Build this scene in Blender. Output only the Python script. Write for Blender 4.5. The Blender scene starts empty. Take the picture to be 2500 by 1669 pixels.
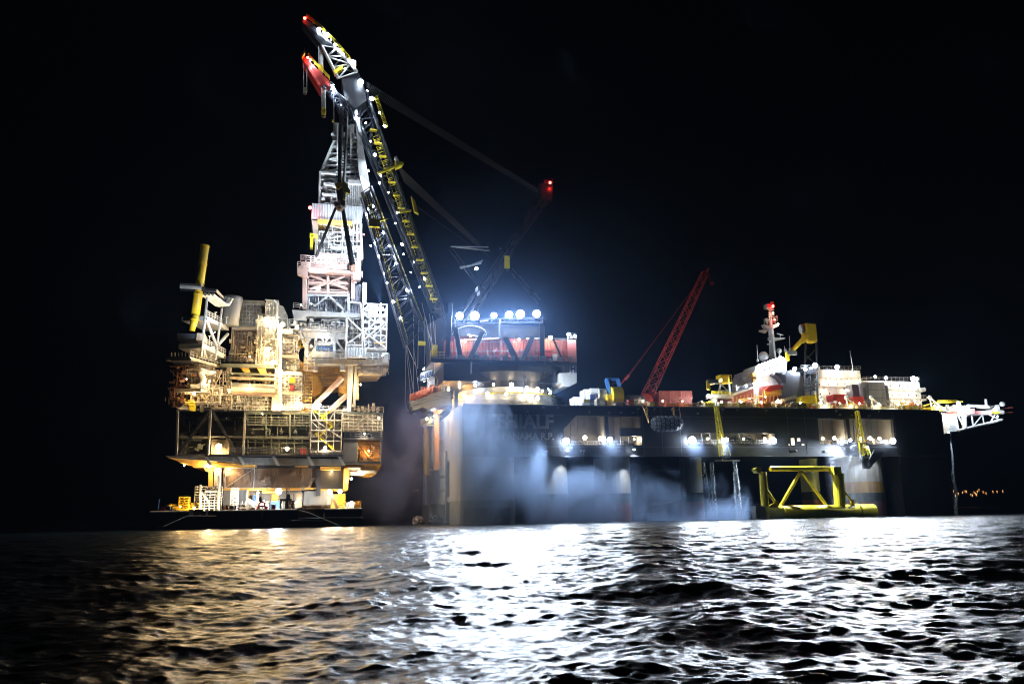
import bpy, math, random
import numpy as np
from math import radians as R_
# ------------------------------------------------------------------ camera, world, render settings
F, CX, CY, HC = 2000.0, 1250.0, 834.5, 2.6           # focal length and centre of the 2500 px wide photo, eye height
PITCH, ROLL = math.atan(420 / F), 0.0175
fwd = np.array([0, math.cos(PITCH), math.sin(PITCH)]); rgt = np.array([1.0, 0, 0]); upv = np.cross(rgt, fwd)
rr = rgt * math.cos(ROLL) - upv * math.sin(ROLL); uu = np.cross(rr, fwd)
RM = np.stack([rr, uu, -fwd], 1)
EYE = np.array([0, 0, HC])
S = bpy.context.scene
COL = S.collection
from mathutils import Matrix, Vector
cam = bpy.data.objects.new('camera', bpy.data.cameras.new('camera')); COL.objects.link(cam)
cam.data.sensor_width = 36; cam.data.lens = 36 * F / 2500; cam.data.clip_start = .3; cam.data.clip_end = 30000
M4 = Matrix.Identity(4)
for i in range(3):
    for j in range(3): M4[i][j] = RM[i, j]
M4[0][3], M4[1][3], M4[2][3] = EYE
cam.matrix_world = M4
S.camera = cam
w = bpy.data.worlds.new('World'); S.world = w; w.use_nodes = True
nt = w.node_tree; bg = nt.nodes['Background']
sky = nt.nodes.new('ShaderNodeTexSky'); sky.sky_type = 'NISHITA'; sky.sun_disc = False
sky.sun_elevation = R_(-6); sky.sun_rotation = R_(200)
nt.links.new(sky.outputs[0], bg.inputs[0]); bg.inputs[1].default_value = 0.004
S.view_settings.view_transform = 'Standard'; S.view_settings.look = 'None'
S.view_settings.exposure = 0.9; S.view_settings.gamma = 1
S.render.engine = 'CYCLES'
cy = S.cycles
cy.use_denoising = True
try: cy.denoiser = 'OPENIMAGEDENOISE'
except Exception: pass
cy.max_bounces = 4; cy.diffuse_bounces = 2; cy.glossy_bounces = 3; cy.transmission_bounces = 2; cy.volume_bounces = 0
cy.transparent_max_bounces = 6
cy.sample_clamp_indirect = 6; cy.sample_clamp_direct = 0
cy.caustics_reflective = False; cy.caustics_refractive = False
cy.use_light_tree = True
cy.volume_step_rate = 1.0; cy.volume_max_steps = 128
S.cycles.filter_width = 1.15
cy.use_adaptive_sampling = True; cy.adaptive_threshold = 0.006
HAZE = 0.00004
COOL = (.72, .84, 1.0); WARM = (1.0, .68, .30); SOFT = (1.0, .82, .54); RED = (1.0, .03, .02); AMBER = (1.0, .5, .12)

# ------------------------------------------------------------------ geometry helpers
def ray(x, y): return RM @ np.array([(x - CX) / F, -(y - CY) / F, -1.0])
def W(x, y, Y):
    d = ray(x, y); return EYE + d * (Y / d[1])
def Zp(x, y, z):
    d = ray(x, y); return EYE + d * ((z - HC) / d[2])
ANG = math.atan2(.2278, .9737)
DD = np.array([math.cos(ANG), math.sin(ANG), 0]); NN = np.array([-math.sin(ANG), math.cos(ANG), 0]); ZZ = np.array([0, 0, 1.0])
class Frame:
    def __init__(s, o): s.o = np.array([o[0], o[1], 0.0])
    def P(s, u, v, z): return s.o + DD * u + NN * v + ZZ * z
    def at(s, x, y, v=0):
        d = ray(x, y); t = np.dot(s.o + NN * v - EYE, NN) / np.dot(d, NN); return EYE + d * t
    def uz(s, x, y, v=0):
        p = s.at(x, y, v); return float(np.dot(p - s.o, DD)), float(p[2])
DECK = 33.0
VS = Frame(Zp(1112, 985, DECK))            # crane vessel: near side
PF = Frame((-66, 240))                      # platform: front face
BG = Frame((-66, 227))                      # barge: near side

class MB:
    def __init__(s): s.v = []; s.f = []; s.n = 0; s.ch = []
    def add(s, vs, fs):
        b = s.n; s.ch.append((len(s.v), len(s.f)))
        for p in vs: s.v.append((float(p[0]), float(p[1]), float(p[2])))
        s.n += len(vs)
        for f in fs: s.f.append([b + i for i in f])
        return s
    def hexa(s, q):   # 8 pts: bottom 4 ccw, top 4
        return s.add(q, [(0, 3, 2, 1), (4, 5, 6, 7), (0, 1, 5, 4), (1, 2, 6, 5), (2, 3, 7, 6), (3, 0, 4, 7)])
    def box(s, fr, u0, u1, v0, v1, z0, z1):
        return s.hexa([fr.P(u0, v0, z0), fr.P(u1, v0, z0), fr.P(u1, v1, z0), fr.P(u0, v1, z0),
                       fr.P(u0, v0, z1), fr.P(u1, v0, z1), fr.P(u1, v1, z1), fr.P(u0, v1, z1)])
    def px(s, fr, x0, y0, x1, y1, v=0, dep=1.0, zb=None):
        xm, ym = (x0 + x1) / 2, (y0 + y1) / 2
        u0 = fr.uz(x0, ym, v)[0]; u1 = fr.uz(x1, ym, v)[0]; zt = fr.uz(xm, y0, v)[1]; zb = fr.uz(xm, y1, v)[1] if zb is None else zb
        return s.box(fr, u0, u1, v, v + dep, zb, zt)
    def cbox(s, c, sx, sy, sz):
        c = np.array(c); q = []
        for dz in (-sz / 2, sz / 2):
            for a, b in ((-1, -1), (1, -1), (1, 1), (-1, 1)): q.append(c + DD * a * sx / 2 + NN * b * sy / 2 + ZZ * dz)
        return s.hexa(q)
    def bar(s, p, q, r, n=6, r2=None):
        p = np.array(p, float); q = np.array(q, float); d = q - p; L = np.linalg.norm(d)
        if L < 1e-6: return s
        d /= L; a = np.array([0, 0, 1.0]) if abs(d[2]) < .9 else np.array([1.0, 0, 0])
        e = np.cross(d, a); e /= np.linalg.norm(e); g = np.cross(d, e); r2 = r if r2 is None else r2
        off = math.pi / n if n == 4 else 0
        vs = [p + (e * math.cos(t + off) + g * math.sin(t + off)) * r for t in [2 * math.pi * k / n for k in range(n)]] + \
             [q + (e * math.cos(t + off) + g * math.sin(t + off)) * r2 for t in [2 * math.pi * k / n for k in range(n)]]
        fs = [(k, (k + 1) % n, n + (k + 1) % n, n + k) for k in range(n)] + [tuple(range(n))[::-1], tuple(range(n, 2 * n))]
        return s.add(vs, fs)
    def path(s, pts, r, n=6):
        for a, b in zip(pts[:-1], pts[1:]): s.bar(a, b, r, n)
        return s
    def pbar(s, fr, x0, y0, x1, y1, v=0, r=.2, n=6, v2=None):
        return s.bar(fr.at(x0, y0, v), fr.at(x1, y1, v if v2 is None else v2), r, n)
    def prism(s, pts, ext):
        n = len(pts); e = np.array(ext); vs = [np.array(p) for p in pts] + [np.array(p) + e for p in pts]
        return s.add(vs, [tuple(range(n)), tuple(range(2 * n - 1, n - 1, -1))] + [(k, n + k, n + (k + 1) % n, (k + 1) % n) for k in range(n)])
    def ppoly(s, fr, pts, v, dep): return s.prism([fr.at(x, y, v) for x, y in pts], NN * dep)
    def sphere(s, c, r, n=10, m=7, sc=(1, 1, 1)):
        c = np.array(c); vs = [c + np.array([0, 0, r * sc[2]])]; fs = []
        for i in range(1, m):
            a = math.pi * i / m
            for k in range(n):
                b = 2 * math.pi * k / n; vs.append(c + np.array([r * sc[0] * math.sin(a) * math.cos(b), r * sc[1] * math.sin(a) * math.sin(b), r * sc[2] * math.cos(a)]))
        vs.append(c - np.array([0, 0, r * sc[2]])); L = len(vs) - 1
        for k in range(n):
            fs.append((0, 1 + k, 1 + (k + 1) % n)); fs.append((L, L - n + (k + 1) % n, L - n + k))
        for i in range(m - 2):
            for k in range(n):
                a = 1 + i * n; fs.append((a + k, a + n + k, a + n + (k + 1) % n, a + (k + 1) % n))
        return s.add(vs, fs)
    def torus(s, c, ax, R, r, n=14, m=6):
        c = np.array(c); ax = np.array(ax, float); ax /= np.linalg.norm(ax)
        a = np.array([0, 0, 1.0]) if abs(ax[2]) < .9 else np.array([1.0, 0, 0]); e = np.cross(ax, a); e /= np.linalg.norm(e); g = np.cross(ax, e)
        vs = []; fs = []
        for i in range(n):
            t = 2 * math.pi * i / n; o = e * math.cos(t) + g * math.sin(t)
            for k in range(m):
                b = 2 * math.pi * k / m; vs.append(c + o * (R + r * math.cos(b)) + ax * r * math.sin(b))
        for i in range(n):
            for k in range(m): fs.append((i * m + k, ((i + 1) % n) * m + k, ((i + 1) % n) * m + (k + 1) % m, i * m + (k + 1) % m))
        return s.add(vs, fs)
    def lathe(s, c, prof, n=32, ax=None, sx=1.0):   # prof: (radius, z)
        c = np.array(c); vs = []; fs = []
        for r, z in prof:
            for k in range(n):
                t = 2 * math.pi * k / n; vs.append(c + DD * r * sx * math.cos(t) + NN * r * math.sin(t) + ZZ * z)
        for i in range(len(prof) - 1):
            for k in range(n): fs.append((i * n + k, i * n + (k + 1) % n, (i + 1) * n + (k + 1) % n, (i + 1) * n + k))
        fs.append(tuple(range(n))[::-1]); fs.append(tuple(range((len(prof) - 1) * n, len(prof) * n)))
        return s.add(vs, fs)
    def corr(s, fr, x0, y0, x1, y1, v, pitch=.55, amp=.16, dep=.5):   # vertical corrugated sheet, real ridges
        xm, ym = (x0 + x1) / 2, (y0 + y1) / 2
        u0 = fr.uz(x0, ym, v)[0]; u1 = fr.uz(x1, ym, v)[0]; zt = fr.uz(xm, y0, v)[1]; zb = fr.uz(xm, y1, v)[1]
        return s.corru(fr, u0, u1, v, zb, zt, pitch, amp, dep)
    def corru(s, fr, u0, u1, v, zb, zt, pitch=.55, amp=.16, dep=.5):
        n = max(2, int((u1 - u0) / pitch)); st = (u1 - u0) / n; prof = []
        for k in range(n):
            a = u0 + k * st; prof += [(a, v), (a + st * .4, v), (a + st * .5, v + amp), (a + st * .9, v + amp)]
        prof.append((u1, v)); prof += [(u1, v + dep), (u0, v + dep)]
        m = len(prof); vs = [fr.P(a, b, zb) for a, b in prof] + [fr.P(a, b, zt) for a, b in prof]
        return s.add(vs, [(k, (k + 1) % m, m + (k + 1) % m, m + k) for k in range(m)] + [tuple(range(m))[::-1], tuple(range(m, 2 * m))])
    def rail(s, pts, h=1.15, sp=2.0, r=.06, rails=3):
        for a, b in zip(pts[:-1], pts[1:]):
            a = np.array(a, float); b = np.array(b, float); n = max(1, int(np.linalg.norm(b - a) / sp))
            for k in range(1, rails + 1): s.bar(a + ZZ * h * k / rails, b + ZZ * h * k / rails, r, 4)
            for k in range(n + 1):
                q = a + (b - a) * k / n; s.bar(q, q + ZZ * h, r, 4)
        return s
    def prail(s, fr, x0, y0, x1, y1, v=0, **k): return s.rail([fr.at(x0, y0, v), fr.at(x1, y1, v)], **k)
    def scaff(s, fr, x0, y0, x1, y1, v, dep, nx, ny, r=.09, diag=True, boards=False):
        xm, ym = (x0 + x1) / 2, (y0 + y1) / 2
        u0 = fr.uz(x0, ym, v)[0]; u1 = fr.uz(x1, ym, v)[0]; zt = fr.uz(xm, y0, v)[1]; zb = fr.uz(xm, y1, v)[1]
        for vv in (v, v + dep):
            for i in range(nx + 1): 
                u = u0 + (u1 - u0) * i / nx; s.bar(fr.P(u, vv, zb), fr.P(u, vv, zt), r, 5)
            for j in range(ny + 1):
                z = zb + (zt - zb) * j / ny; s.bar(fr.P(u0, vv, z), fr.P(u1, vv, z), r, 5)
            if diag:
                for i in range(nx):
                    for j in range(ny):
                        if (i + j) % 2 == 0:
                            a = u0 + (u1 - u0) * i / nx; b = u0 + (u1 - u0) * (i + 1) / nx; z = zb + (zt - zb) * j / ny; zz = zb + (zt - zb) * (j + 1) / ny
                            s.bar(fr.P(a, vv, z), fr.P(b, vv, zz), r * .8, 4)
        for i in range(nx + 1):
            for j in range(ny + 1):
                u = u0 + (u1 - u0) * i / nx; z = zb + (zt - zb) * j / ny; s.bar(fr.P(u, v, z), fr.P(u, v + dep, z), r, 4)
        if boards:
            for j in range(1, ny + 1):
                z = zb + (zt - zb) * j / ny; s.box(fr, u0, u1, v + .1, v + dep - .1, z - .28, z - .14)
        return s
    def clutter(s, fr, x0, y0, x1, y1, v0, v1, n, seed, big=1.0):
        rn = random.Random(seed)
        ua, zt = fr.uz(x0, y0, v0); ub, zb = fr.uz(x1, y1, v0)
        for _ in range(n):
            u = rn.uniform(ua, ub); v = rn.uniform(v0, v1); z = rn.uniform(zb, zt); k = rn.random()
            if k < .33:
                L = rn.uniform(1.5, min(7, (zt - zb))) * big; za = max(zb, z - L / 2); s.bar(fr.P(u, v, za), fr.P(u, v, min(zt, za + L)), rn.choice((.08, .1, .15, .25)) * big, 6)
            elif k < .68:
                L = rn.uniform(1.5, 7) * big; a = max(ua, u - L / 2); b = min(ub, a + L); r = rn.choice((.08, .1, .14, .22)) * big
                s.bar(fr.P(a, v, z), fr.P(b, v, z), r, 6)
                if rn.random() < .5: s.bar(fr.P(b, v, z), fr.P(b, v, max(zb, z - rn.uniform(.6, 2.5))), r, 6)
            elif k < .8:
                s.bar(fr.P(u, v0, z), fr.P(u, v1, z), .1, 5)
            else:
                a, b, c = rn.uniform(.4, 1.6) * big, rn.uniform(.4, 1.4), rn.uniform(.4, 1.5) * big
                s.cbox(fr.P(u, v, z), a, b, c)
        return s

def build(name, mb, mat, parent=None, label=None, cat=None, group=None, kind=None, smooth=False):
    me = bpy.data.meshes.new(name)
    o = bpy.data.objects.new(name, me); COL.objects.link(o)
    a = np.array(mb.v)
    if parent is not None: base = np.array(LOC[parent.name]); o.parent = parent
    else:
        base = np.array([(a[:, 0].min() + a[:, 0].max()) / 2, (a[:, 1].min() + a[:, 1].max()) / 2, a[:, 2].min()]); o.location = base
    LOC[o.name] = tuple(base)
    me.from_pydata([tuple(p) for p in (a - base)], [], mb.f); me.update()
    for m in (mat if isinstance(mat, list) else [mat]): me.materials.append(m)
    if smooth: me.polygons.foreach_set('use_smooth', [True] * len(me.polygons))
    tag(o, label, cat, group, kind); return o
LOC = {}
def sep(name, mb, mat, parent=None, **k):          # every added piece becomes a part of its own
    ch = mb.ch + [(len(mb.v), len(mb.f))]; o = None
    for (a, fa), (b, fb) in zip(ch[:-1], ch[1:]):
        m2 = MB(); m2.add(mb.v[a:b], [[i - a for i in f] for f in mb.f[fa:fb]]); o = build(name, m2, mat, parent, **k)
    return o
def tag(o, label=None, cat=None, group=None, kind=None):
    for k, x in (('label', label), ('category', cat), ('group', group), ('kind', kind)):
        if x: o[k] = x
def thing(name, label, cat, loc, group=None):
    o = bpy.data.objects.new(name, None); COL.objects.link(o); o.location = tuple(float(c) for c in loc); LOC[o.name] = tuple(o.location)
    o.empty_display_size = .5
    tag(o, label, cat, group); return o

# ------------------------------------------------------------------ materials
def mat(name, col, rough=.5, metal=0.0, dirt=.35, dcol=(.06, .045, .035), scale=.25, streak=True, bump=.0, spec=.5):
    m = bpy.data.materials.new(name); m.use_nodes = True; N = m.node_tree.nodes; L = m.node_tree.links; b = N['Principled BSDF']
    tc = N.new('ShaderNodeTexCoord'); mp = N.new('ShaderNodeMapping'); mp.inputs['Scale'].default_value = (1, 1, .18 if streak else 1)
    n1 = N.new('ShaderNodeTexNoise'); n1.inputs['Scale'].default_value = scale * 3; n1.inputs['Detail'].default_value = 6; n1.inputs['Roughness'].default_value = .68
    rp = N.new('ShaderNodeValToRGB'); rp.color_ramp.elements[0].position = .46; rp.color_ramp.elements[1].position = .72
    L.new(tc.outputs['Object'], mp.inputs[0]); L.new(mp.outputs[0], n1.inputs['Vector']); L.new(n1.outputs[0], rp.inputs[0])
    mul = N.new('ShaderNodeMath'); mul.operation = 'MULTIPLY'; mul.inputs[1].default_value = dirt; L.new(rp.outputs[0], mul.inputs[0])
    mx = N.new('ShaderNodeMix'); mx.data_type = 'RGBA'; mx.inputs[6].default_value = (*col, 1); mx.inputs[7].default_value = (*dcol, 1)
    L.new(mul.outputs[0], mx.inputs[0])
    n2 = N.new('ShaderNodeTexNoise'); n2.inputs['Scale'].default_value = scale * .7; n2.inputs['Detail'].default_value = 3; L.new(tc.outputs['Object'], n2.inputs['Vector'])
    hs = N.new('ShaderNodeHueSaturation'); mr = N.new('ShaderNodeMapRange'); mr.inputs[3].default_value = .78; mr.inputs[4].default_value = 1.2
    L.new(n2.outputs[0], mr.inputs[0]); L.new(mr.outputs[0], hs.inputs['Value']); L.new(mx.outputs[2], hs.inputs['Color']); L.new(hs.outputs[0], b.inputs['Base Color'])
    m2 = N.new('ShaderNodeMapRange'); m2.inputs[3].default_value = max(.05, rough - .12); m2.inputs[4].default_value = min(1, rough + .15); L.new(n1.outputs[0], m2.inputs[0]); L.new(m2.outputs[0], b.inputs['Roughness'])
    b.inputs['Metallic'].default_value = metal; b.inputs['Specular IOR Level'].default_value = spec
    if bump:
        bp = N.new('ShaderNodeBump'); bp.inputs['Strength'].default_value = bump; bp.inputs['Distance'].default_value = .1; L.new(n1.outputs[0], bp.inputs['Height']); L.new(bp.outputs[0], b.inputs['Normal'])
    return m
def emis(name, col, st):
    m = bpy.data.materials.new(name); m.use_nodes = True; N = m.node_tree.nodes; b = N['Principled BSDF']
    b.inputs['Base Color'].default_value = (.8, .8, .8, 1); b.inputs['Emission Color'].default_value = (*col, 1); b.inputs['Emission Strength'].default_value = st
    m.cycles.emission_sampling = 'NONE'; return m
M = dict(
    hull=mat('navy_hull_paint', (.008, .01, .014), .5, dirt=.5, dcol=(.022, .016, .013), scale=.12),
    dark=mat('black_steel', (.03, .034, .045), .45, dirt=.4, dcol=(.07, .05, .04)),
    boom=mat('boom_steel', (.014, .017, .025), .28, dirt=.3, dcol=(.08, .06, .05)),
    white=mat('white_paint', (.66, .66, .64), .45, dirt=.45, dcol=(.36, .28, .2)),
    ivory=mat('ivory_paint', (.5, .45, .36), .5, dirt=.55, dcol=(.24, .15, .08)),
    cream=mat('cream_steel', (.36, .31, .23), .55, dirt=.65, dcol=(.14, .085, .05)),
    grey=mat('grey_steel', (.4, .41, .41), .5, dirt=.5, dcol=(.15, .11, .08)),
    midgrey=mat('weathered_grey', (.2, .2, .19), .55, dirt=.6, dcol=(.08, .06, .045)),
    green=mat('green_grey_paint', (.13, .15, .13), .55, dirt=.5),
    pink=mat('primer_paint', (.55, .37, .31), .55, dirt=.4, dcol=(.62, .45, .38)),
    clad=mat('slate_cladding', (.12, .125, .145), .5, dirt=.4),
    band=mat('grey_cladding', (.42, .43, .43), .45, dirt=.3),
    galv=mat('galvanised_tube', (.58, .58, .56), .4, .35, dirt=.4, dcol=(.25, .2, .15)),
    yellow=mat('yellow_paint', (.78, .52, .025), .4, dirt=.35, dcol=(.25, .13, .03)),
    lemon=mat('lemon_paint', (.75, .6, .03), .35, dirt=.45, dcol=(.2, .15, .03)),
    ochre=mat('ochre_paint', (.72, .4, .08), .5, dirt=.5, dcol=(.3, .15, .04)),
    red=mat('red_paint', (.48, .045, .035), .45, dirt=.35, dcol=(.16, .03, .025)),
    house=mat('red_cladding', (.42, .12, .1), .5, dirt=.3, dcol=(.3, .06, .05)),
    boxred=mat('container_red', (.5, .13, .09), .5, dirt=.4, dcol=(.22, .07, .05)),
    orange=mat('orange_plastic', (.8, .24, .1), .4, dirt=.2),
    blue=mat('blue_paint', (.06, .2, .52), .45, dirt=.35),
    tank=mat('blue_grey_tarp', (.19, .26, .36), .5, dirt=.6, dcol=(.33, .31, .27), streak=False),
    rust=mat('rusty_steel', (.17, .075, .04), .7, dirt=.6),
    brown=mat('brown_steel', (.23, .16, .11), .6, dirt=.5),
    column=mat('column_paint', (.52, .49, .44), .5, dirt=.6, dcol=(.2, .12, .07), scale=.1),
    antifoul=mat('red_antifouling', (.2, .06, .065), .6, dirt=.5, dcol=(.09, .05, .05), scale=.15),
    bootstripe=mat('dark_green_band', (.03, .045, .045), .5),
    tyre=mat('rubber', (.03, .03, .032), .8, dirt=.4, dcol=(.12, .12, .12), bump=.4),
    net=mat('chalky_rubber', (.17, .17, .18), .8, dirt=.5, dcol=(.1, .1, .1), bump=.4),
    rope=mat('wire_rope', (.2, .2, .21), .5, dirt=.3), sling=mat('black_sling', (.006, .006, .008), .6), lrope=mat('greased_wire', (.022, .022, .026), .6),
    glass=mat('dark_glass', (.02, .03, .04), .08, dirt=.1), ink=mat('ink_lettering', (.02, .03, .10), .5, dirt=.1),
    faded=mat('faded_lettering', (.17, .155, .14), .6, dirt=.6, dcol=(.03, .03, .035)),
    deckm=mat('deck_plate', (.09, .08, .07), .6, dirt=.6), bargem=mat('barge_black', (.025, .025, .03), .4, dirt=.55, dcol=(.1, .045, .03), scale=.15),
    gallery=mat('gallery_wall', (.14, .135, .125), .6, dirt=.5, dcol=(.09, .08, .07), streak=False),
    land=mat('dark_land', (.02, .022, .02), .9),
)
E_ = dict(cool=emis('cool_lamp', COOL, 60), warm=emis('warm_lamp', WARM, 40), soft=emis('soft_lamp', SOFT, 40), red=emis('red_lamp', RED, 30), amber=emis('amber_lamp', AMBER, 25), shore=emis('shore_lamp', (1, .5, .18), 1.6))
CC = dict(cool=COOL, warm=WARM, soft=SOFT, red=RED, amber=AMBER)
NL = [0]; LR = random.Random(17)
def lamp(parent, pos, power, c='cool', aim=None, cone=150, r=.4, name='floodlight', hood=True, blend=.5, off=None):
    pos = np.array(pos, float); r *= LR.uniform(.8, 1.4)
    d = np.array([0, -.8, -.6]) if aim is None else (np.array(aim, float) - pos)
    d /= np.linalg.norm(d)
    mb = MB(); mb.bar(pos - d * (r + .25), pos - d * r * .55, r * .5, 8, r * 1.05); mb.bar(pos - d * (r + .2), pos - d * (r + .2) + ZZ * -.7, .08, 5)
    h = build(name, mb, M['dark'], parent)
    bm = MB(); bm.sphere(pos, r, 10, 7); build('lens', bm, E_[c], h, smooth=True)
    if power:
        ld = bpy.data.lights.new('lamp_light', 'SPOT' if aim is not None else 'POINT'); ld.energy = power; ld.color = CC[c]; ld.shadow_soft_size = .25
        lo = bpy.data.objects.new('lamp_light', ld); COL.objects.link(lo); lo.parent = h
        lo.location = tuple(pos + d * (r + .32) - np.array(LOC[h.name]))
        if aim is not None:
            ld.spot_size = R_(cone); ld.spot_blend = blend; lo.rotation_euler = Vector(d).to_track_quat('-Z', 'Y').to_euler()
        NL[0] += 1
    return h
def text_mb(body, fr, u, v, z, size, dep=.06, back=False):
    cu = bpy.data.curves.new('t', 'FONT'); cu.body = body; cu.size = size; cu.extrude = dep / 2; cu.resolution_u = 3; cu.offset = .028
    ob = bpy.data.objects.new('t', cu); COL.objects.link(ob); bpy.context.view_layer.update()
    me = ob.to_mesh(); mb = MB()
    vs = [fr.P(u + p.co.x, v + p.co.z * -1, z + p.co.y) for p in me.vertices]; fs = [tuple(p.vertices) for p in me.polygons]
    mb.add(vs, fs); ob.to_mesh_clear(); bpy.data.objects.remove(ob); bpy.data.curves.remove(cu); return mb
def truss(ch0, ch1, n, r, br, mbc=None, mbb=None, faces=None, zig=True):
    """box or plane truss between start points ch0 and end points ch1"""
    mbc = mbc or MB(); mbb = mbb or MB(); ch0 = [np.array(p, float) for p in ch0]; ch1 = [np.array(p, float) for p in ch1]; k = len(ch0)
    for a, b in zip(ch0, ch1): mbc.bar(a, b, r, 8)
    prs = faces or [(i, (i + 1) % k) for i in range(k)]
    for a, b in prs:
        for i in range(n + 1):
            t = i / n; p = ch0[a] + (ch1[a] - ch0[a]) * t; q = ch0[b] + (ch1[b] - ch0[b]) * t; mbb.bar(p, q, br * .9, 5)
            if i < n:
                t2 = (i + 1) / n; p2 = ch0[a] + (ch1[a] - ch0[a]) * t2; q2 = ch0[b] + (ch1[b] - ch0[b]) * t2
                if i % 2 == 0 or not zig: mbb.bar(p, q2, br, 5)
                else: mbb.bar(q, p2, br, 5)
    return mbc, mbb
# ------------------------------------------------------------------ water
def make_water():
    rs = np.random.RandomState(7)
    d = np.concatenate([np.geomspace(4.5, 380, 1500), np.geomspace(381, 9000, 60)]); th = np.radians(np.linspace(-50, 50, 880))
    D, T = np.meshgrid(d.astype(np.float32), th.astype(np.float32), indexing='ij'); X = D * np.sin(T); Y = D * np.cos(T) - 2
    step = np.where(D < 380, D * .003, D * .05).astype(np.float32)
    Z = np.zeros_like(X); DX = np.zeros_like(X); DY = np.zeros_like(X)
    for lam in np.geomspace(.1, 12, 165):
        for _ in range(1):
            a = R_(-70) + rs.normal(0, .95 if lam < 4 else .6); k = 2 * math.pi / lam; ph = rs.uniform(0, 6.28)
            sl = .032 if lam < .35 else .031 if lam < 1.0 else .021 if lam < 2.2 else .0145
            A = np.float32(sl / k * rs.uniform(.6, 1.4)) * np.clip((lam / step - 2.2) / 2.5, 0, 1)
            arg = np.float32(k * math.cos(a)) * X + np.float32(k * math.sin(a)) * Y + np.float32(ph)
            Z += A * np.cos(arg); sn = A * np.sin(arg) * np.float32(.8)
            DX -= np.float32(math.cos(a)) * sn; DY -= np.float32(math.sin(a)) * sn
    X = X + DX; Y = Y + DY
    n, m = X.shape; co = np.stack([X, Y, Z], -1).reshape(-1, 3)
    i = np.arange(n - 1)[:, None] * m + np.arange(m - 1)[None, :]
    fc = np.stack([i, i + m, i + m + 1, i + 1], -1)[..., ::-1].reshape(-1)
    me = bpy.data.meshes.new('water'); nf = (n - 1) * (m - 1)
    me.vertices.add(n * m); me.vertices.foreach_set('co', co.reshape(-1)); me.loops.add(nf * 4); me.loops.foreach_set('vertex_index', fc)
    me.polygons.add(nf); me.polygons.foreach_set('loop_start', np.arange(nf) * 4); me.polygons.foreach_set('loop_total', np.full(nf, 4)); me.polygons.foreach_set('use_smooth', np.ones(nf, bool))
    me.update(); me.validate()
    o = bpy.data.objects.new('water', me); COL.objects.link(o); o['kind'] = 'structure'; o['label'] = 'dark choppy sea with lamp light glittering on it'
    m_ = bpy.data.materials.new('sea_water'); m_.use_nodes = True; N = m_.node_tree.nodes; L = m_.node_tree.links; b = N['Principled BSDF']
    b.inputs['Base Color'].default_value = (.004, .008, .010, 1); b.inputs['Roughness'].default_value = .27; b.inputs['IOR'].default_value = 1.33
    tc = N.new('ShaderNodeTexCoord'); n1 = N.new('ShaderNodeTexNoise'); n1.inputs['Scale'].default_value = 1.6; n1.inputs['Detail'].default_value = 7; n1.inputs['Roughness'].default_value = .62
    mp = N.new('ShaderNodeMapping'); mp.inputs['Scale'].default_value = (.75, 1.25, 1); L.new(tc.outputs['Object'], mp.inputs[0]); L.new(mp.outputs[0], n1.inputs['Vector'])
    bp = N.new('ShaderNodeBump'); bp.inputs['Strength'].default_value = .3; bp.inputs['Distance'].default_value = .22
    L.new(n1.outputs[0], bp.inputs['Height']); L.new(bp.outputs[0], b.inputs['Normal']); me.materials.append(m_)
make_water()
# far shore
mb = MB(); rn = random.Random(3); pts = []
for k in range(40):
    x = 250 + k * 38; pts.append((x, 14 + 26 * math.sin(k * .16) + rn.uniform(-3, 3)))
q = [(250, -2)] + [(x, h * min(1, (x - 230) / 300) * min(1, (1900 - x) / 500)) for x, h in pts] + [(1732, -2)]
mb.prism([(x, 2600, z) for x, z in q], (0, 500, 0)); build('hills', mb, M['land'], kind='structure')
for x, y in [(2311, 1203), (2316, 1195), (2314, 1206), (2322, 1199), (2328, 1195), (2332, 1205), (2339, 1201), (2350, 1198), (2356, 1195), (2359, 1196), (2370, 1203), (2374, 1205), (2381, 1201), (2384, 1204), (2386, 1196), (2390, 1192), (2400, 1197), (2407, 1200), (2424, 1196), (2434, 1196), (2448, 1195), (2378, 1198), (1012, 1194), (1019, 1193)]:
    p = W(x, y + 2, 2590); mb = MB(); mb.sphere(p, .95, 8, 6); mb.bar(p - ZZ * 6, p, .25, 6)
    build('shore_lamp', mb, E_['shore'], label='tiny orange street lamp far away along the dark shore', cat='lamp', group='lights along the far shore')

# ------------------------------------------------------------------ crane vessel hull
P = VS.P
ves = thing('crane_vessel', 'huge black semi submersible crane vessel with pale round columns and lit side openings', 'ship', P(75, 20, 0))
UB = float(np.dot(Zp(2278, 1003, DECK) - VS.o, DD))       # bow end of the deck box
def rbox(fr, u0, u1, v0, v1, z0, z1, rad, n=6):
    rad = min(rad, (u1 - u0) / 2 - .02, (v1 - v0) / 2 - .02)
    pts = []
    for cu, cv, a0 in ((u0 + rad, v0 + rad, 180), (u1 - rad, v0 + rad, 270), (u1 - rad, v1 - rad, 0), (u0 + rad, v1 - rad, 90)):
        for k in range(n + 1):
            a = R_(a0 + 90 * k / n); pts.append(fr.P(cu + rad * math.cos(a), cv + rad * math.sin(a), z0))
    return MB().prism(pts, ZZ * (z1 - z0))
ZL = 18.5                                                  # underside of the deck box
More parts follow.
